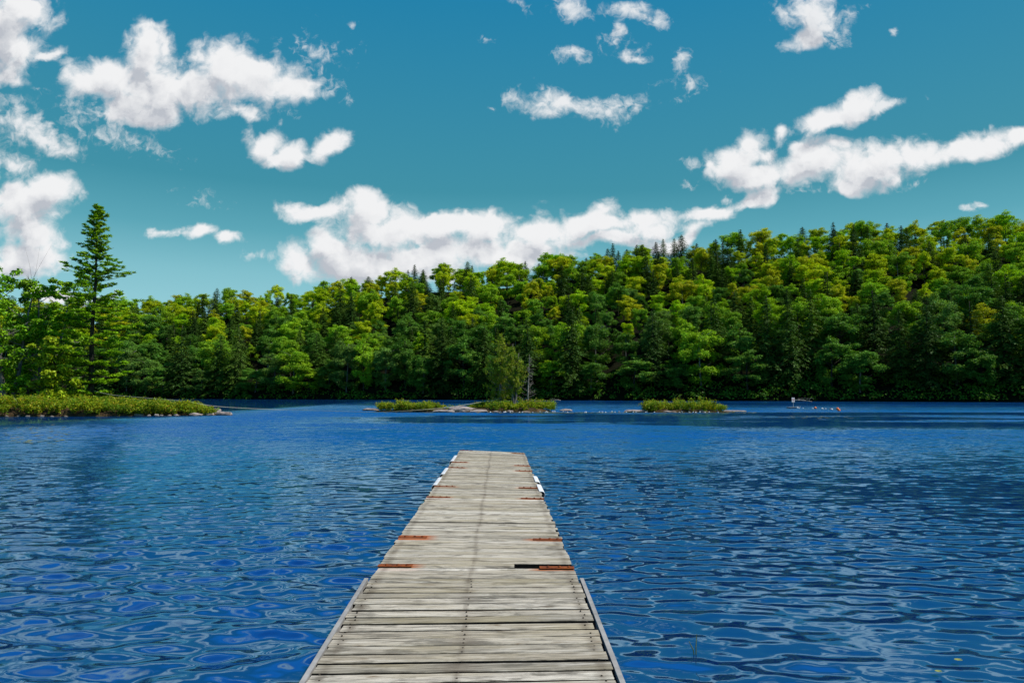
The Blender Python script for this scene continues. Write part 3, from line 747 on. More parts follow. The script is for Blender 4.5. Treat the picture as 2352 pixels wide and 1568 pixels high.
# ------------------------------------------------------------------ lakeside trees
def broad_tree(px, top_y, Y, seed, label, color, spread=3.0, leaf=.15, mat_trunk=None, base=.14, clusters=150, per=62, stems=1, z0=.5, bare=0):
    rng = np.random.default_rng(seed)
    X = (px-1176)/F*Y; H = (CAM_Z+pix_dir(px, top_y)[1]*Y-z0)*1.04
    root = empty('broadleaf_tree', (X, Y, z0)); tag(root, label, 'leafy tree', 'leafy trees on the left peninsula')
    tr = Acc(); tips = []
    for st in range(stems):
        lean = rng.normal(0, .10, 2) if stems > 1 else rng.normal(0, .03, 2)
        m = 9; s = np.linspace(0, 1, m)
        Hs = H*(1.06 if st == 0 else .75+.2*rng.random())
        P = np.stack([lean[0]*s*Hs+np.cumsum(rng.normal(0, .07, m)), lean[1]*s*Hs+np.cumsum(rng.normal(0, .07, m)), -.4+s*(Hs*.93+.4)], 1)
        P[:, :2] += rng.normal(0, .25, 2)*(stems > 1)
        r0 = .19*(H/13)
        tr.tube(P, np.linspace(r0, r0*.12, m), 8)
        nl = 16 if stems == 1 else 11
        for k in range(nl):
            f = base+(.98-base)*(k+rng.random())/nl
            i = f*(m-1); i0 = min(int(i), m-2); p = P[i0]+(P[i0+1]-P[i0])*(i-i0)
            th = k*2.4+rng.normal(0, .4)
            l = spread*(math.sin(math.pi*min(1, .22+.72*f))**.7)*(.65+.5*rng.random())
            up = .25+.6*f
            q = np.linspace(0, 1, 6)[:, None]
            B = p+q*np.array([math.cos(th)*l, math.sin(th)*l, 0])+np.array([0, 0, 1])*l*up*q**1.2+np.cumsum(rng.normal(0, .04, (6, 3)), 0)
            tr.tube(B, np.linspace(r0*.36*(1.1-f*.6), .012, 6), 5)
            for j in range(7):
                g = .25+.75*rng.random(); c = B[int(g*5)]
                e = c+rng.normal(size=3)*np.array([.55, .55, .30])*(.5+.25*l)
                tr.tube(np.stack([c, (c+e)/2+np.array([0, 0, .05]), e]), [.02, .014, .006], 4)
                tips.append(e)
    for k in range(bare):                              # dead bare twigs above the crown
        th = rng.random()*6.28; b = np.array([P[7][0], P[7][1], H*.80])+rng.normal(0, .12, 3)
        tr.tube(np.stack([b, b+np.array([.55*math.cos(th), .4*math.sin(th), 1.3]), b+np.array([1.5*math.cos(th), .9*math.sin(th), 2.9+rng.random()*.6])]), [.014, .009, .004], 4)
    link('trunk', tr.mesh('trunk', mat_trunk or M_BARK_GREY, True), root)
    a = Acc(); tips = np.array(tips)
    sel = tips[rng.integers(0, len(tips), clusters)]
    for c in sel:
        R = .30+.34*rng.random(); n = int(per*(.6+.8*rng.random()))
        v = unit(rng, n)*rng.random((n, 1))**.45
        P = c+v*np.array([R, R, R*.62])
        N = v*.4+np.array([0, 0, .7])+rng.normal(size=(n, 3))*.6
        a.leaves(P, N, leaf*(.55+.6*rng.random(n)), .62, rng)
    o = link('crown', a.mesh('crown', M_LEAF), root); o.color = (*color, 1)
    return root
broad_tree(20, 575, 63.0, 101, 'tall many-stemmed leafy tree at the left picture edge', (.20, .40, .016), 3.6, clusters=215, stems=3, bare=3)
broad_tree(104, 628, 66.0, 102, 'leafy tree close beside the tall pine on its left', (.23, .42, .016), 3.2, clusters=200, stems=2)
broad_tree(-60, 590, 67.0, 103, 'leafy tree cut off by the left picture edge', (.17, .36, .016), 4.0, clusters=220)
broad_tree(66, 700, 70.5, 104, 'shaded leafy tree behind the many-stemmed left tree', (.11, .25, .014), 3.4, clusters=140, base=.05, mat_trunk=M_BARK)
broad_tree(118, 790, 61.5, 105, 'low yellow-green leafy tree left of the pine foot', (.32, .42, .018), 2.2, clusters=130, base=.04, mat_trunk=M_BARK)
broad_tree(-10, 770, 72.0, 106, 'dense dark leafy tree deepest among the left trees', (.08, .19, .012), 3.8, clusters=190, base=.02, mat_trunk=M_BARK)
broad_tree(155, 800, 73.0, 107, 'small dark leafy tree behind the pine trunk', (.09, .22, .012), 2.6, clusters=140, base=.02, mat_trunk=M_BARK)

def pine_tree():
    rng = np.random.default_rng(77)
    Y = 64.0; X = (210-1176)/F*Y; z0 = .55; H = CAM_Z+pix_dir(208, 470)[1]*Y-z0
    root = empty('pine_tree', (X, Y, z0)); tag(root, 'tall white pine with layered boughs rising above the left peninsula', 'pine tree')
    tr = Acc(); a = Acc()
    zs = np.linspace(-.5, H*.99, 12)
    P = np.stack([.05*np.sin(zs*.7), .04*np.cos(zs*.5), zs], 1)
    tr.tube(P, np.linspace(.27, .02, 12), 9)
    prof_z = [0, 1.2, 2.4, 4, 5.5, 7.6, 9.2, 10.6, 11.2, 12.0, 13.6, 15.2, 16.6, 17.5, 18.2]
    prof_w = [.6, 2.2, 3.3, 3.6, 4.3, 4.3, 3.7, 3.2, 3.3, 2.4, 2.0, 1.35, .80, .38, .08]
    z = 1.2
    while z < H-.25:
        w = float(np.interp(z, prof_z, prof_w)); f = z/H
        up = .03+.75*max(0, f-.40)*1.6
        nb = 5 if f < .6 else 6
        th0 = rng.random()*6.28
        for b in range(nb):
            th = th0+b*6.283/nb+rng.normal(0, .22); l = w*(.46+.60*rng.random())
            if rng.random() < (.25 if 10.4 < z < 11.2 else .06): continue
            d = np.array([math.cos(th), math.sin(th), 0]); sd = np.array([-d[1], d[0], 0])
            q = np.linspace(0, 1, 7)[:, None]
            B = np.array([0, 0, z])+q*d*l+np.array([0, 0, 1])*(l*up*q-.10*l*np.sin(q*math.pi)*(f < .55)+.10*l*q**2)
            tr.tube(B, np.linspace(.055*(1.1-f), .010, 7), 5)
            n = int(6+l*7) if f < .6 else int(4+l*6)
            tuft = .27 if f < .6 else .19
            for j in range(n):
                s = .28+.72*rng.random()**.8 if f < .6 else .12+.88*rng.random()
                c = B[min(6, int(s*6))]+d*l*rng.normal(0, .04)
                side = (rng.random()-.5)*2*(.22+.55*l*s*(1.12-s))
                e = c+sd*side+d*abs(side)*.55+np.array([0, 0, .05+.14*rng.random()+up*.25])
                if rng.random() < .5: tr.tube(np.stack([c, e]), [.012, .006], 3)
                m = 19
                v = unit(rng, m); v[:, 2] = v[:, 2]*.6+.25
                Pn = e+v*np.array([tuft, tuft, tuft*.55])*(.5+.5*rng.random((m, 1)))
                N = np.array([0, 0, 1.0])+rng.normal(size=(m, 3))*.55
                a.leaves(Pn, N, .135*(.7+.6*rng.random(m)), .34, rng, v+d*.5+np.array([0, 0, .3]))
        z += (.85 if f < .6 else .82)*(.75+.5*rng.random())*(1-.35*f)
    link('trunk', tr.mesh('trunk', M_BARK, True), root)
    o = link('needles', a.mesh('needles', M_PINE), root); o.color = (.20, .38, .010, 1)
    o['label'] = 'feathery boughs, dark at the tip and yellow-green below'
pine_tree()

def cedar(px, base_y, top_y, Y, W, seed, label, twin=False, lo=.14):
    rng = np.random.default_rng(seed); z0 = .25
    X = (px-1176)/F*Y; H = CAM_Z+pix_dir(px, top_y)[1]*Y-z0
    root = empty('cedar_tree', (X, Y, z0)); tag(root, label, 'cedar tree', 'cedars on the middle islet')
    tr = Acc(); a = Acc()
    stems = [(0, 0, H)] if not twin else [(-.12, 0, H), (.55, .1, H*.86)]
    for sx, sy, h in stems:
        zs = np.linspace(-.3, h*.98, 9); q = np.linspace(0, 1, 9)
        P = np.stack([sx*q**.7+np.cumsum(rng.normal(0, .03, 9)), sy*q+np.cumsum(rng.normal(0, .03, 9)), zs], 1); P[:2, :2] *= .3
        tr.tube(P, np.linspace(.17, .012, 9)*(1 if not twin else .95), 7)
        z = h*lo
        while z < h*(.99 if not twin else .90):
            f = (z-h*lo)/(h*(1-lo)); w = W*(math.sin(math.pi*min(1, .30+.68*f))**.8)*(1 if f < .75 else .75)
            i = min(7, int(z/h*8)); c0 = P[i]
            for b in range(6):
                th = rng.random()*6.283; l = w*(.4+.65*rng.random()); d = np.array([math.cos(th), math.sin(th), 0])
                q = np.linspace(0, 1, 5)[:, None]
                B = np.array([c0[0], c0[1], z])+q*d*l+np.array([0, 0, 1])*(-.25*l*np.sin(q*math.pi)+.22*l*q)
                tr.tube(B, np.linspace(.022, .006, 5), 4)
                if rng.random() < .12+.22*(f < .25): continue               # bare branch
                for j in range(int(2+l*3.2)):
                    e = B[rng.integers(1, 5)]+rng.normal(size=3)*.10; m = 26
                    v = unit(rng, m); Pn = e+v*np.array([.17, .17, .26])*rng.random((m, 1))**.5-np.array([0, 0, .06])
                    a.leaves(Pn, rng.normal(size=(m, 3))+d*.5+np.array([0, 0, .4]), .062*(.6+.8*rng.random(m)), .5, rng, rng.normal(size=(m, 3))*.5+np.array([0, 0, -.8]))
            z += .26*(.7+.6*rng.random())
    link('trunk', tr.mesh('trunk', M_BARK_GREY, True), root); link('crown', a.mesh('crown', M_CEDAR), root)
cedar(1150, 919, 768, 71.8, 1.75, 201, 'yellowish cedar, tallest tree on the middle islet', lo=.16)
cedar(1179, 922, 786, 70.6, 1.15, 202, 'sparse fork-topped cedar between the yellowish cedar and the dead tree', True, lo=.30)
def dead_tree():
    rng = np.random.default_rng(5); Y = 70.8; z0 = .25; px = 1211
    X = (px-1176)/F*Y; H = CAM_Z+pix_dir(px, 813)[1]*Y-z0
    a = Acc(); zs = np.linspace(-.3, H, 8)
    a.tube(np.stack([np.linspace(0, .22, 8), 0*zs, zs], 1), [.14, .12, .09, .068, .050, .034, .02, .008], 7)
    z = .9
    while z < H*.95:
        f = z/H; l = (.95-.75*f)*(.5+.7*rng.random()); th = rng.random()*6.28 if rng.random() < .4 else rng.choice([0, 0, math.pi])+rng.normal(0, .5)
        d = np.array([math.cos(th), math.sin(th), 0]); q = np.linspace(0, 1, 6)[:, None]
        B = np.array([.22*f, 0, z])+q*d*l+np.array([0, 0, 1])*l*(-.22*np.sin(q*math.pi*.8)+.30*q**2)
        a.tube(B, np.linspace(.024, .005, 6), 4)
        for j in range(3):
            c = B[rng.integers(2, 6)]; e = c+d*.12+rng.normal(size=3)*.12
            a.tube(np.stack([c, e]), [.010, .004], 3)
        z += .075+.07*rng.random()
    o = link('dead_tree', a.mesh('dead_tree', M_DEADWOOD, True)); o.location = (X, Y, z0)
    tag(o, 'bare grey dead tree at the right of the islet cedars', 'dead tree')
dead_tree()
def dead_shrub():
    rng = np.random.default_rng(8); a = Acc()
    for k in range(46):
        th = rng.random()*6.28; l = .6+.7*rng.random(); d = np.array([math.cos(th)*.55, math.sin(th)*.35, .8])
        q = np.linspace(0, 1, 4)[:, None]; B = q*d*l+np.cumsum(rng.normal(0, .04, (4, 3)), 0)
        a.tube(B, [.018, .014, .010, .005], 4)
        e = B[2]+rng.normal(size=3)*.22; a.tube(np.stack([B[1], e]), [.010, .004], 3)
    o = link('dead_shrub', a.mesh('dead_shrub', M_DEADWOOD)); p = at(52, 940, 56.6); o.location = (p.x, p.y, .35)
    tag(o, 'leafless grey shrub among the green shrubs at far left', 'dead shrub')
dead_shrub()
def far_log():
    a = Acc(); rng = np.random.default_rng(2)
    a.tube([(-1.6, 0, .28), (-.5, .1, .35), (.8, 0, .22), (1.9, -.2, .05)], [.12, .14, .10, .05], 7)
    for k in range(5):
        b = np.array([-1+k*.6, 0, .28]); a.tube([b, b+np.array([.3, -.1, .35+.2*rng.random()]), b+np.array([.8, -.2, .3])], [.05, .03, .012], 5)
    o = link('fallen_log', a.mesh('fallen_log', M_DEADWOOD, True)); p = ground(1838, 922.5); o.location = (p.x, p.y-.8, 0)
    tag(o, 'pale fallen log at the far waterline behind the white sign', 'log')
far_log()
def shore_wood():
    src = bpy.data.objects['fallen_log']
    for px, py, sc, rz, lab in [(1276, 921.0, .7, 2.6, 'small pale driftwood at the far waterline right of the dead islet tree')]:
        o = src.copy(); COL.objects.link(o); p = ground(px, py); o.location = (p.x, p.y-1.2, 0); o.scale = (sc, sc, sc); o.rotation_euler = (0, 0, rz)
        tag(o, lab, 'log', 'driftwood along the far shore')
    src['group'] = 'driftwood along the far shore'
shore_wood()

# ------------------------------------------------------------------ simple paints
def plain(name, col, rough=.5, spec=.4, var=.12, scale=8.0):
    m, t, out = material(name); P = t.new('ShaderNodeTexCoord').outputs['Object']
    n = t.noise(P, scale, 5, .6)
    c = t.mix(t.mapr(n, .35, .75), (*col, 1), tuple(x*(1-var*2.2) for x in col)+(1,))
    principled(t, out, c, rough, spec); return m
M_WHITE = plain('white_paint', (.80, .80, .79), .45)
M_ORANGE = plain('orange_plastic', (.85, .16, .02), .4, .5, .05)
M_RED = plain('red_paint', (.62, .03, .03), .5)
M_BLACK = plain('black_paint', (.02, .02, .02), .5)
M_GALV = plain('galvanised_pipe', (.42, .43, .45), .4, .5)
M_HOLE_SHADE = plain('hole_shade_wood', (.006, .005, .004), .9, .0)  # black stands in for the shade inside the deck hole
M_ROPE = plain('rope_fibre', (.62, .60, .42), .85, .1, .15, 30)
M_GREYWOOD = plain('grey_float_wood', (.36, .35, .34), .85, .2, .2, 5)

# ------------------------------------------------------------------ sign on its raft, buoys, rope
def sign():
    Y = 85.0; X = (1820-1176)/F*Y
    s = empty('warning_sign', (X, Y, .14), rad(24)); tag(s, 'white warning sign with a red prohibition ring on a post above the raft', 'sign')
    a = Acc(); a.tube([(0, .03, 0), (0, .03, 1.06)], [.028, .028], 8); link('post', a.mesh('post', M_GALV), s)
    a = Acc(); a.box((-.235, -.014, .56), (.195, .004, 1.10))
    p = link('panel', a.mesh('panel', M_WHITE), s); cx, cz = -.02, .88
    a = Acc(); th = np.linspace(0, 6.283, 29)[:-1]
    V = []; Q = []
    for k, q in enumerate(th):
        for r in (.115, .15):
            V.append((cx+r*math.cos(q), -.018, cz+r*math.sin(q)))
        j = (k+1) % 28; Q.append((2*k, 2*k+1, 2*j+1, 2*j))
    a.add(V, Q)
    d = .13*.7071; w = .013
    a.add([(cx-d-w, -.019, cz+d-w), (cx-d+w, -.019, cz+d+w), (cx+d+w, -.019, cz-d+w), (cx+d-w, -.019, cz-d-w)], [(0, 3, 2, 1)])
    link('symbol', a.mesh('symbol', M_RED), p)
    a = Acc(); a.add([(cx-.075, -.0165, cz-.03), (cx+.075, -.0165, cz-.03), (cx+.05, -.0165, cz-.065), (cx-.05, -.0165, cz-.065)], [(0, 1, 2, 3)])
    a.add([(cx-.008, -.0165, cz-.03), (cx+.008, -.0165, cz-.03), (cx+.008, -.0165, cz+.07), (cx-.008, -.0165, cz+.07)], [(0, 1, 2, 3)])
    link('pictogram', a.mesh('pictogram', M_BLACK), p)
    a = Acc(); a.box((-.17, -.0165, .62), (.13, -.0145, .64)); a.box((-.13, -.0165, .665), (.09, -.0145, .685)); link('lettering', a.mesh('lettering', M_BLACK), p)
    f = empty('float_raft', (X, Y, 0)); tag(f, 'small grey wooden raft carrying the white sign post', 'raft')
    a = Acc()
    for k in range(7): a.box((-.66, -.45+k*.132, .085), (.62, -.45+k*.132+.122, .135))
    link('deck', a.mesh('deck', M_GREYWOOD), f)
    a = Acc(); a.box((-.60, -.44, -.06), (-.42, .46, .085)); a.box((.38, -.44, -.06), (.56, .46, .085)); a.box((-.41, -.44, -.06), (.37, -.35, .08)); link('frame', a.mesh('frame', M_BLACK), f)
    a = Acc(); a.box((.10, -.52, .136), (.68, -.36, .20)); link('bumper', a.mesh('bumper', M_WHITE), f)
sign()
def sphere_mesh(name, mat, r=1.0, sz=1.0):
    import bmesh
    bm = bmesh.new(); bmesh.ops.create_uvsphere(bm, u_segments=16, v_segments=10, radius=r)
    for v in bm.verts: v.co.z *= sz
    bmesh.ops.create_cone(bm, cap_ends=True, segments=8, radius1=r*.18, radius2=r*.14, depth=r*.35, matrix=Matrix.Translation((0, 0, r*sz*1.05)))
    me = bpy.data.meshes.new(name); bm.to_mesh(me); bm.free()
    for p in me.polygons: p.use_smooth = True
    me.materials.append(mat); return me
BO = sphere_mesh('buoy', M_ORANGE); BW = sphere_mesh('buoy', M_WHITE, 1, .9); BR = sphere_mesh('buoy', M_RED, 1, .9)
def zz(X, Yv): return (3000+X/3.92)*.57422, (1500+Yv/3.92)*.57422
for X, Yv, r, me, lab in [(1025, 526, .15, BO, 'orange ball buoy floating alone right of the sign raft'), (1375, 540, .16, BO, 'farther of the two touching orange ball buoys'), (1395, 563, .15, BO, 'nearer of the two touching orange ball buoys'),
        (745, 519, .10, BW, 'white float touching the sign raft'), (770, 521, .07, BW, 'white float second from the sign raft'), (833, 521, .06, BW, 'white float between the sign raft and the first orange buoy'), (985, 528, .08, BW, 'white float just left of the single orange buoy'),
        (1130, 530, .10, BW, 'large white float right of the single orange buoy'), (1150, 531, .06, BW, 'small white float touching a larger white one'), (1187, 531, .07, BW, 'white float midway between the orange buoys'), (1258, 534, .06, BR, 'small red float beside a white float'), (1283, 545, .12, BW, 'largest white float, left of the paired orange buoys')]:
    p = ground(*zz(X, Yv)); o = link('buoy', me); o.location = (p.x, p.y, r*.45); o.scale = (r,)*3
    tag(o, lab, 'buoy', 'floats on the swimming line')
def rope():
    pts = [at(214, 897, 64), at(262, 907, 62), at(350, 914.5, 60.5), at(430, 922, 60), at(505, 933.5, 62), ground(640, 940.5, .02), ground(760, 943.5, .02), ground(850, 946, .03), at(930, 943.2, 66), at(1000, 938, 67), at(1070, 929, 69), at(1150, 915, 71.6)]
    P = np.array(pts); s = np.linspace(0, len(P)-1, 120); i = np.clip(s.astype(int), 0, len(P)-2); f = (s-i)[:, None]
    p0, p1, p2, p3 = P[np.maximum(i-1, 0)], P[i], P[i+1], P[np.minimum(i+2, len(P)-1)]
    C = .5*(2*p1+(p2-p0)*f+(2*p0-5*p1+4*p2-p3)*f**2+(3*p1-p0-3*p2+p3)*f**3)
    C[:, 2] = np.maximum(C[:, 2], .012)
    a = Acc(); a.tube(C, .016, 6)
    tag(link('rope', a.mesh('rope', M_ROPE, True)), 'pale slack rope from the pine over the water to the islet cedar', 'rope')
rope()

# ------------------------------------------------------------------ lilies and bits on the water
def lilies():
    rng = np.random.default_rng(12); a = Acc()
    def disc(x, y, r, z=.012):
        th = np.linspace(.25, 6.03, 11); V = [(x, y, z)]+[(x+r*math.cos(q), y+r*math.sin(q), z+.004) for q in th]
        a.add(V, None, [(0, k, k+1) for k in range(1, 11)])
    for k in range(520):
        px = 1180+560*rng.random() if rng.random() < .8 else 880+300*rng.random(); p = ground(px, 946.5+2.6*rng.random()**1.5); disc(p.x, p.y, .07+.08*rng.random())
    for k in range(70):
        p = ground(10+150*rng.random(), 975+45*rng.random()); disc(p.x, p.y, .06+.06*rng.random())
    for k in range(60):
        p = ground(1790+170*rng.random(), 955+6*rng.random()); disc(p.x, p.y, .07+.07*rng.random())
    m, t, out = material('lily_pad'); r = t.new('ShaderNodeNewGeometry').outputs['Random Per Island']
    principled(t, out, t.ramp(r, [(0, (.10,.14,.02)), (.6, (.22,.24,.04)), (1, (.36,.30,.10))]), .45, .4)
    tag(link('lily_pads', a.mesh('lily_pads', m)), 'scattered green and yellow lily pads floating off the islets', 'lily pads', kind='stuff')
    b = Acc()
    for k in range(46):
        px = 1120+560*rng.random(); p = ground(px, 946.2+2.2*rng.random())
        n = 14; v = unit(rng, n); v[:, 2] = np.abs(v[:, 2]); b.leaves(np.array([p.x, p.y, .05])+v*.06, v, .06, .5, rng)
    tag(link('lily_blossoms', b.mesh('lily_blossoms', M_WHITE)), 'white water lily blossoms dotted along the islet waterline', 'lily blossoms', kind='stuff')
    # pads close to the dock
    for px, py, r, lab in [((2400+1990/1.3868)*.57422, (1700+1325/1.3868)*.57422, .028, 'single yellow-green lily pad floating near the lower right corner'), ((2400+1880/1.3868)*.57422, (1700+1390/1.3868)*.57422, .024, 'ragged pale lily pad, nearest the lower right corner')]:
        p = ground(px, py); c = Acc(); th = np.linspace(.3, 6.0, 13)
        V = [(0, 0, .0)]+[(r*math.cos(q)*(1+.1*math.sin(q*3)), r*.8*math.sin(q), .006) for q in th]
        c.add(V, None, [(0, k, k+1) for k in range(1, 13)])
        o = link('lily_pad', c.mesh('lily_pad', m)); o.location = (p.x, p.y, .028); tag(o, lab, 'lily pad')
    c = Acc(); c.tube([(0, 0, -.1), (0, 0, .05), (.01, .01, .14)], [.004, .004, .002], 5); c.tube([(0, 0, -.1), (-.02, 0, .03), (-.05, 0, .09)], [.004, .004, .002], 5)
    p = ground((2400+533/1.3868)*.57422, (1700+1268/1.3868)*.57422); o = link('reed', c.mesh('reed', m)); o.location = p
    tag(o, 'thin green reed poking out of the water right of the dock', 'reed')
lilies()

# ------------------------------------------------------------------ dock
def wood_material():
    m, t, out = material('weathered_planks')
    g = t.new('ShaderNodeNewGeometry'); P = g.outputs['Position']; r = g.outputs['Random Per Island']
    w = t.new('ShaderNodeTexWhiteNoise', noise_dimensions='1D'); t.l.new(r, w.inputs['W'])
    off = t.vm('SCALE', w.outputs['Color'], scale=40.0)
    def grain(sx, sy):
        mp = t.new('ShaderNodeMapping'); mp.inputs['Scale'].default_value = (sx, sy, 8); t.l.new(t.vm('ADD', P, off), mp.inputs[0]); return mp.outputs[0]
    fine = t.noise(grain(1.8, 70), 2.4, 8, .72, .35)
    mid = t.noise(grain(1.0, 12), 1.6, 6, .65, .8)
    blot = t.noise(grain(2.0, 5.0), 1.6, 6, .65, .4)
    base = t.ramp(w.outputs['Value'], [(0, (.25,.235,.20)), (.25, (.42,.39,.335)), (.5, (.33,.30,.245)), (.75, (.48,.455,.41)), (.9, (.38,.35,.29)), (1, (.62,.60,.56))])
    c = t.mix(t.mapr(fine, .41, .56), t.vm('SCALE', base, scale=.36), base)
    c = t.mix(t.mapr(mid, .52, .78, 0, .75), c, (.60,.585,.55,1))
    c = t.mix(t.mapr(blot, .52, .63, 0, .72), c, (.085,.080,.068,1))
    green = t.noise(grain(.7, 3), 1.1, 4, .6)
    c = t.mix(t.mapr(green, .50, .66, 0, .50), c, (.25,.215,.13,1))
    # knots
    vo = t.new('ShaderNodeTexVoronoi'); vo.inputs['Scale'].default_value = 1.0; t.l.new(grain(2.6, 6.5), vo.inputs['Vector'])
    kn = t.mapr(vo.outputs['Distance'], .05, .16, 1, 0)
    c = t.mix(t.math('MULTIPLY', kn, t.mapr(t.noise(grain(6, 30), 2, 3), .35, .6)), c, (.13,.095,.06,1))
    rust = t.new('ShaderNodeVertexColor', layer_name='stain'); sx = t.sep(rust.outputs[0])
    c = t.mix(t.math('MULTIPLY', sx[0], t.mapr(mid, .25, .6, .35, 1)), c, (.30,.075,.012,1))
    c = t.mix(t.math('MULTIPLY', sx[1], t.mapr(fine, .30, .66, 1, .35)), c, (.050,.034,.022,1))
    h = t.math('ADD', t.math('MULTIPLY', fine, .6), t.math('MULTIPLY', mid, .4))
    crack = t.noise(grain(.9, 75), 1.7, 5, .6, .5)
    c = t.mix(t.mapr(crack, .565, .62, 0, .88), c, (.045,.038,.030,1))
    c = t.vm('MULTIPLY', c, (1.27, 1.21, 1.10))
    nz = t.sep(g.outputs['True Normal'])[2]                # shade of gaps and hole painted on edges and undersides, with damp dirt
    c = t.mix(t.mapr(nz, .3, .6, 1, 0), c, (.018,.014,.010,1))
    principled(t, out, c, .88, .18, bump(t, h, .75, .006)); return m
M_WOOD = wood_material()
M_TRIM = plain('grey_edge_board', (.37, .355, .335), .85, .15, .25, 5)
M_RUST = None
def rust_material():
    m, t, out = material('rusty_iron'); P = t.new('ShaderNodeNewGeometry').outputs['Position']
    n = t.noise(P, 14, 7, .7)
    principled(t, out, t.ramp(n, [(.3, (.07,.022,.012)), (.5, (.19,.047,.013)), (.72, (.30,.085,.018))]), .9, .15, bump(t, n, .5, .004)); return m
M_RUST = rust_material()

JY = 6.0; EY = 19.15
def left_x(y): return -1.164-(y-JY)*.0149
def right_x(y): return .541-(y-JY)*.0166
def deck_z(x, y):
    f = (x-left_x(y))/(right_x(y)-left_x(y))
    if y >= JY: return .38-.075*f*((y-JY)/(EY-JY))**.8-.002*(y-JY)*0
    return .38-(JY-y)*.0442+f*.030*(JY-y)/2.0
STRAPS_L = [18.95, 15.8, 14.67, 11.75, 10.55, 7.66, 6.42]
STRAPS_R = [18.75, 15.5, 14.45, 11.8, 10.6, 7.60, 6.36]
def build_dock():
    rng = np.random.default_rng(44)
    dock = empty('wooden_dock', ((left_x(JY)+right_x(JY))/2, JY, 0)); off = Vector(dock.location)
    tag(dock, 'long weathered grey plank dock running out into the lake', 'dock')
    def planks(name, y0, y1):
        a = Acc(); stain = []
        y = y0; NS = 96
        while y < y1-.06:
            w = .119+rng.normal(0, .003); gap = .005+.006*rng.random()+(.012 if rng.random() < .12 else 0)
            if y+w > y1: w = y1-y
            hole = name == 'deck' and 6.40 < y+w/2 < 6.54 and y0 > 5
            skew = rng.normal(0, .004)
            cup = rng.normal(0, .0025); lift = rng.normal(0, .0022)
            lx, rx = left_x(y+w/2)+rng.normal(0, .007), right_x(y+w/2)+rng.normal(0, .009)
            if hole: rx = .02
            xs = np.linspace(lx, rx, NS); th = .036
            V = []
            e1 = np.cumsum(rng.normal(0, .0006, NS)); e2 = np.cumsum(rng.normal(0, .0006, NS))
            wv = .0012*np.sin(np.linspace(0, 6, NS)*rng.random()+rng.random()*6)
            for i, x in enumerate(xs):
                sk = skew*(x-lx)
                z = deck_z(x, y+w/2)+lift+wv[i]
                ya, yb = y+sk+e1[i], y+w+sk+e2[i]
                c = .004
                prof = [(ya, z-th), (ya, z-c), (ya+c, z), ((ya+yb)/2, z+cup), (yb-c, z), (yb, z-c), (yb, z-th)]
                for (yy, q) in prof: V.append((x-off.x, yy-off.y, q))
                # stains: rust by the straps, dark marks by the nail lines
                rs = 0.0
                ym = y+w/2
                for L, side in ((STRAPS_L, 0), (STRAPS_R, 1)):
                    for sy in L:
                        if abs(ym-sy) < .12:
                            dx = (x-lx) if side == 0 else (right_x(ym)-x)
                            rs = max(rs, np.clip((.42-dx)/.14, 0, 1)*(1 if abs(ym-sy) < .075 else .25))
                cx = (left_x(ym)+right_x(ym))/2-.03+.012*math.sin(ym*3)
                width = .022+.16*abs(math.sin(ym*7.7))**4*(1 if y < 5.6 else .2)
                nl = max(0, 1-abs(x-cx)/width)*(.95 if rng.random() < 2 else 0)
                nl = max(nl, .8*max(0, 1-abs(x-lx-.06)/.05), .8*max(0, 1-abs(rx-.06-x)/.05))
                stain += [(rs, min(1, nl*(.75+.35*math.sin(ym*31))), 0, 1)]*7
            Q = []
            for i in range(NS-1):
                for k in range(6): Q.append((i*7+k, i*7+k+1, (i+1)*7+k+1, (i+1)*7+k))
                Q.append((i*7+6, i*7, (i+1)*7, (i+1)*7+6))
            T = [(0, k+1, k) for k in range(1, 6)]+[((NS-1)*7, (NS-1)*7+k, (NS-1)*7+k+1) for k in range(1, 6)]
            Q = [q[::-1] for q in Q]; T = [q[::-1] for q in T]
            a.add(V, Q, T)
            y += w+gap
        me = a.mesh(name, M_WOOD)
        at_ = me.color_attributes.new('stain', 'FLOAT_COLOR', 'POINT'); at_.data.foreach_set('color', np.array(stain, np.float32).ravel())
        return link(name, me, dock)
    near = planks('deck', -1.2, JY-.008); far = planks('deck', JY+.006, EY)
    near['label'] = 'nearer deck of wide worn planks with pale edge boards'; far['label'] = 'farther deck with rusty straps and one broken plank'
    # pale boards along both sides of the near deck
    for side in (-1, 1):
        a = Acc(); V = []; ys = np.linspace(-1.2, JY, 30)
        for y in ys:
            x = left_x(y)-.012 if side < 0 else right_x(y)+.014
            z = deck_z(left_x(y) if side < 0 else right_x(y), y)
            x2 = x+side*.030
            for xx, zq in ((x, z-.15), (x, z+.004), (x2, z+.004), (x2, z-.15)): V.append((xx-off.x, y-off.y, zq))
        Q = []
        for i in range(29):
            for k in range(4):
                j = (k+1) % 4; q = (i*4+k, i*4+j, (i+1)*4+j, (i+1)*4+k); Q.append(q if side > 0 else q[::-1])
        Q += [(29*4, 29*4+1, 29*4+2, 29*4+3), (3, 2, 1, 0)]
        a.add(V, Q); link('edge_board', a.mesh('edge_board', M_TRIM), near)
    # stringers and cross beams under the planks
    def stringer(fr, y0, y1, par, wid=.045, dep=.17):
        ys = np.linspace(y0, y1, 12); V = []
        for y in ys:
            x = left_x(y)+(right_x(y)-left_x(y))*fr; z = deck_z(x, y)-.042
            for dx, dz in ((-wid/2, 0), (wid/2, 0), (wid/2, -dep), (-wid/2, -dep)): V.append((x+dx-off.x, y-off.y, z+dz))
        Q = []
        for i in range(11):
            for k in range(4):
                j = (k+1) % 4; Q.append((i*4+k, i*4+j, (i+1)*4+j, (i+1)*4+k))
        Q += [(0, 1, 2, 3), (44, 47, 46, 45)]
        a = Acc(); a.add(V, Q); link('stringer', a.mesh('stringer', M_GREYWOOD), par)
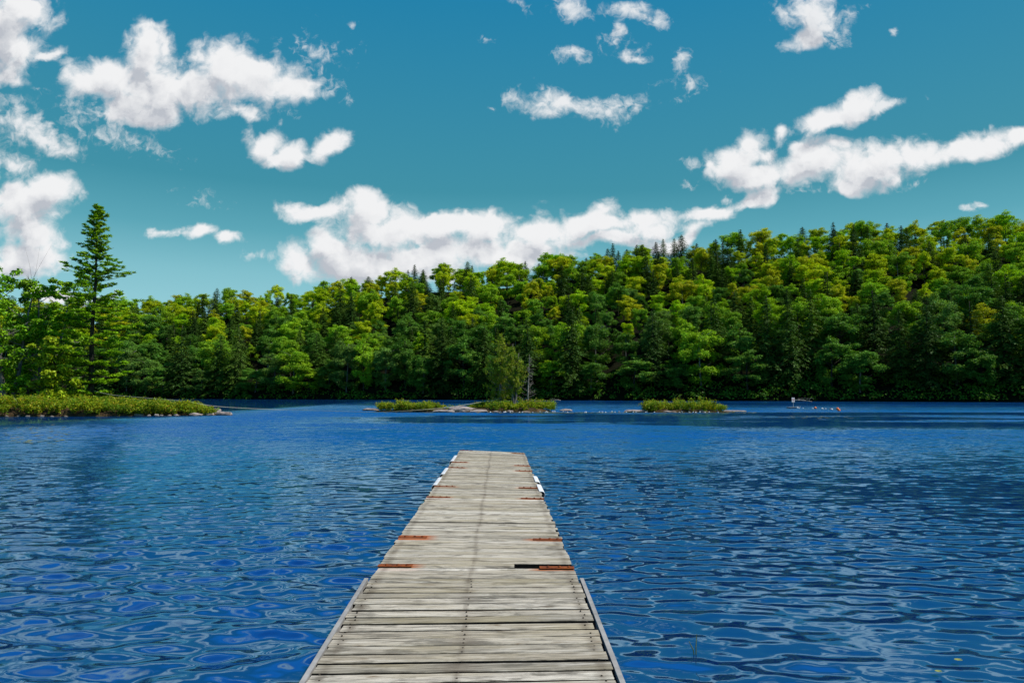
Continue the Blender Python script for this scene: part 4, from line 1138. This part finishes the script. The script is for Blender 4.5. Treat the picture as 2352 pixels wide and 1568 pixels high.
    for fr in (.035, .49, .965): stringer(fr, JY+.02, EY-.02, far); stringer(fr, -1.1, JY-.02, near)
    stringer(.74, 6.15, 7.4, far, .04, .12)
    a = Acc(); a.box((left_x(6.5)+.08-off.x, 6.30-off.y, .04), (right_x(6.5)-.06-off.x, 6.75-off.y, .18)); link('crossbeam', a.mesh('crossbeam', M_HOLE_SHADE), far)
    # posts driven into the lake bed
    for y in (2.4, 6.9, 11.1, 15.1, 18.6):
        for fr in (.10, .90):
            x = left_x(y)+(right_x(y)-left_x(y))*fr; a = Acc()
            a.tube([(x-off.x, y-off.y, -1.5), (x-off.x, y-off.y, deck_z(x, y)-.06)], [.045, .045], 8); link('post', a.mesh('post', M_GALV), far if y > JY else near)
    # rusty straps with bolt heads
    def strap(y, side):
        l = .30 if y < 9 else .34; w = .085 if y < 9 else .075
        a = Acc(); x0 = left_x(y)-.004 if side < 0 else right_x(y)+.004; x1 = x0-side*l
        xa, xb = min(x0, x1), max(x0, x1); za, zb = deck_z(xa, y)+.003, deck_z(xb, y)+.003
        V = [(xa, y-w/2, za), (xb, y-w/2, zb), (xb, y+w/2, zb), (xa, y+w/2, za), (xa, y-w/2, za+.005), (xb, y-w/2, zb+.005), (xb, y+w/2, zb+.005), (xa, y+w/2, za+.005)]
        V = np.array(V)-np.array(off); a.add(V, [(0,3,2,1),(4,5,6,7),(0,1,5,4),(1,2,6,5),(2,3,7,6),(3,0,4,7)])
        for f in (.25, .58, .85):
            bx = xa+(xb-xa)*f; bz = za+(zb-za)*f
            a.tube([(bx-off.x, y-off.y, bz+.004), (bx-off.x, y-off.y, bz+.016)], [.016, .011], 8)
        link('strap', a.mesh('strap', M_RUST), far)
    for y in STRAPS_L: strap(y, -1)
    for y in STRAPS_R: strap(y, 1)
    # white curved bumpers clipped over the edges
    def fender(ya, yb, side):
        a = Acc(); n = 11; V = []; Q = []
        for y in np.linspace(ya, yb, 6):
            x = left_x(y) if side < 0 else right_x(y); z = deck_z(x, y)
            for r in (.056, .049):
                for k in range(n):
                    th = math.pi*.5-(math.pi*.92)*k/(n-1)       # over the top and round the outside
                    V.append((x+side*(.01+r*max(-.2, math.cos(th))) - side*.035*(k == 0)-off.x, y-off.y, z-.042+r*math.sin(th)))
        for i in range(5):
            for k in range(n-1):
                o = i*2*n; q = o+2*n
                f = (o+k, o+k+1, q+k+1, q+k); g = (o+n+k, q+n+k, q+n+k+1, o+n+k+1)
                Q += [f, g]
        for e in (0, 5):
            for k in range(n-1): Q.append((e*2*n+k, e*2*n+n+k, e*2*n+n+k+1, e*2*n+k+1))
        a.add(V, Q); f = link('bumper', a.mesh('bumper', M_WHITE, True), far)
        a = Acc(); xm = (left_x(ya) if side < 0 else right_x(ya))
        P = [((left_x(y) if side < 0 else right_x(y))+side*.026-off.x, y-off.y, deck_z(xm, y)-.048) for y in (ya+.004, yb-.004)]
        a.tube(P, [.028, .028], 10); link('hollow_shade', a.mesh('hollow_shade', M_BLACK, True), f)  # added black tube stands in for the dark inside of the hollow bumper
    for ya, yb in ((15.9, 17.3), (13.4, 14.5), (11.85, 12.9)): fender(ya, yb, -1)
    for ya, yb in ((12.6, 13.5), (11.35, 12.25)): fender(ya, yb, 1)
    # nail heads
    a = Acc()
    y = -1.2
    for y in np.arange(2.6, JY, .143):
        for fr in (.035, .49, .965):
            for dy in (.03, .10):
                x = left_x(y)+(right_x(y)-left_x(y))*fr+RNG.normal(0, .008); z = deck_z(x, y)+.002
                a.tube([(x-off.x, y+dy-off.y, z-.004), (x-off.x, y+dy-off.y, z+.003)], [.006, .006], 6)
    o = link('nail_heads', a.mesh('nail_heads', M_BARK), near); o['kind'] = 'stuff'
build_dock()
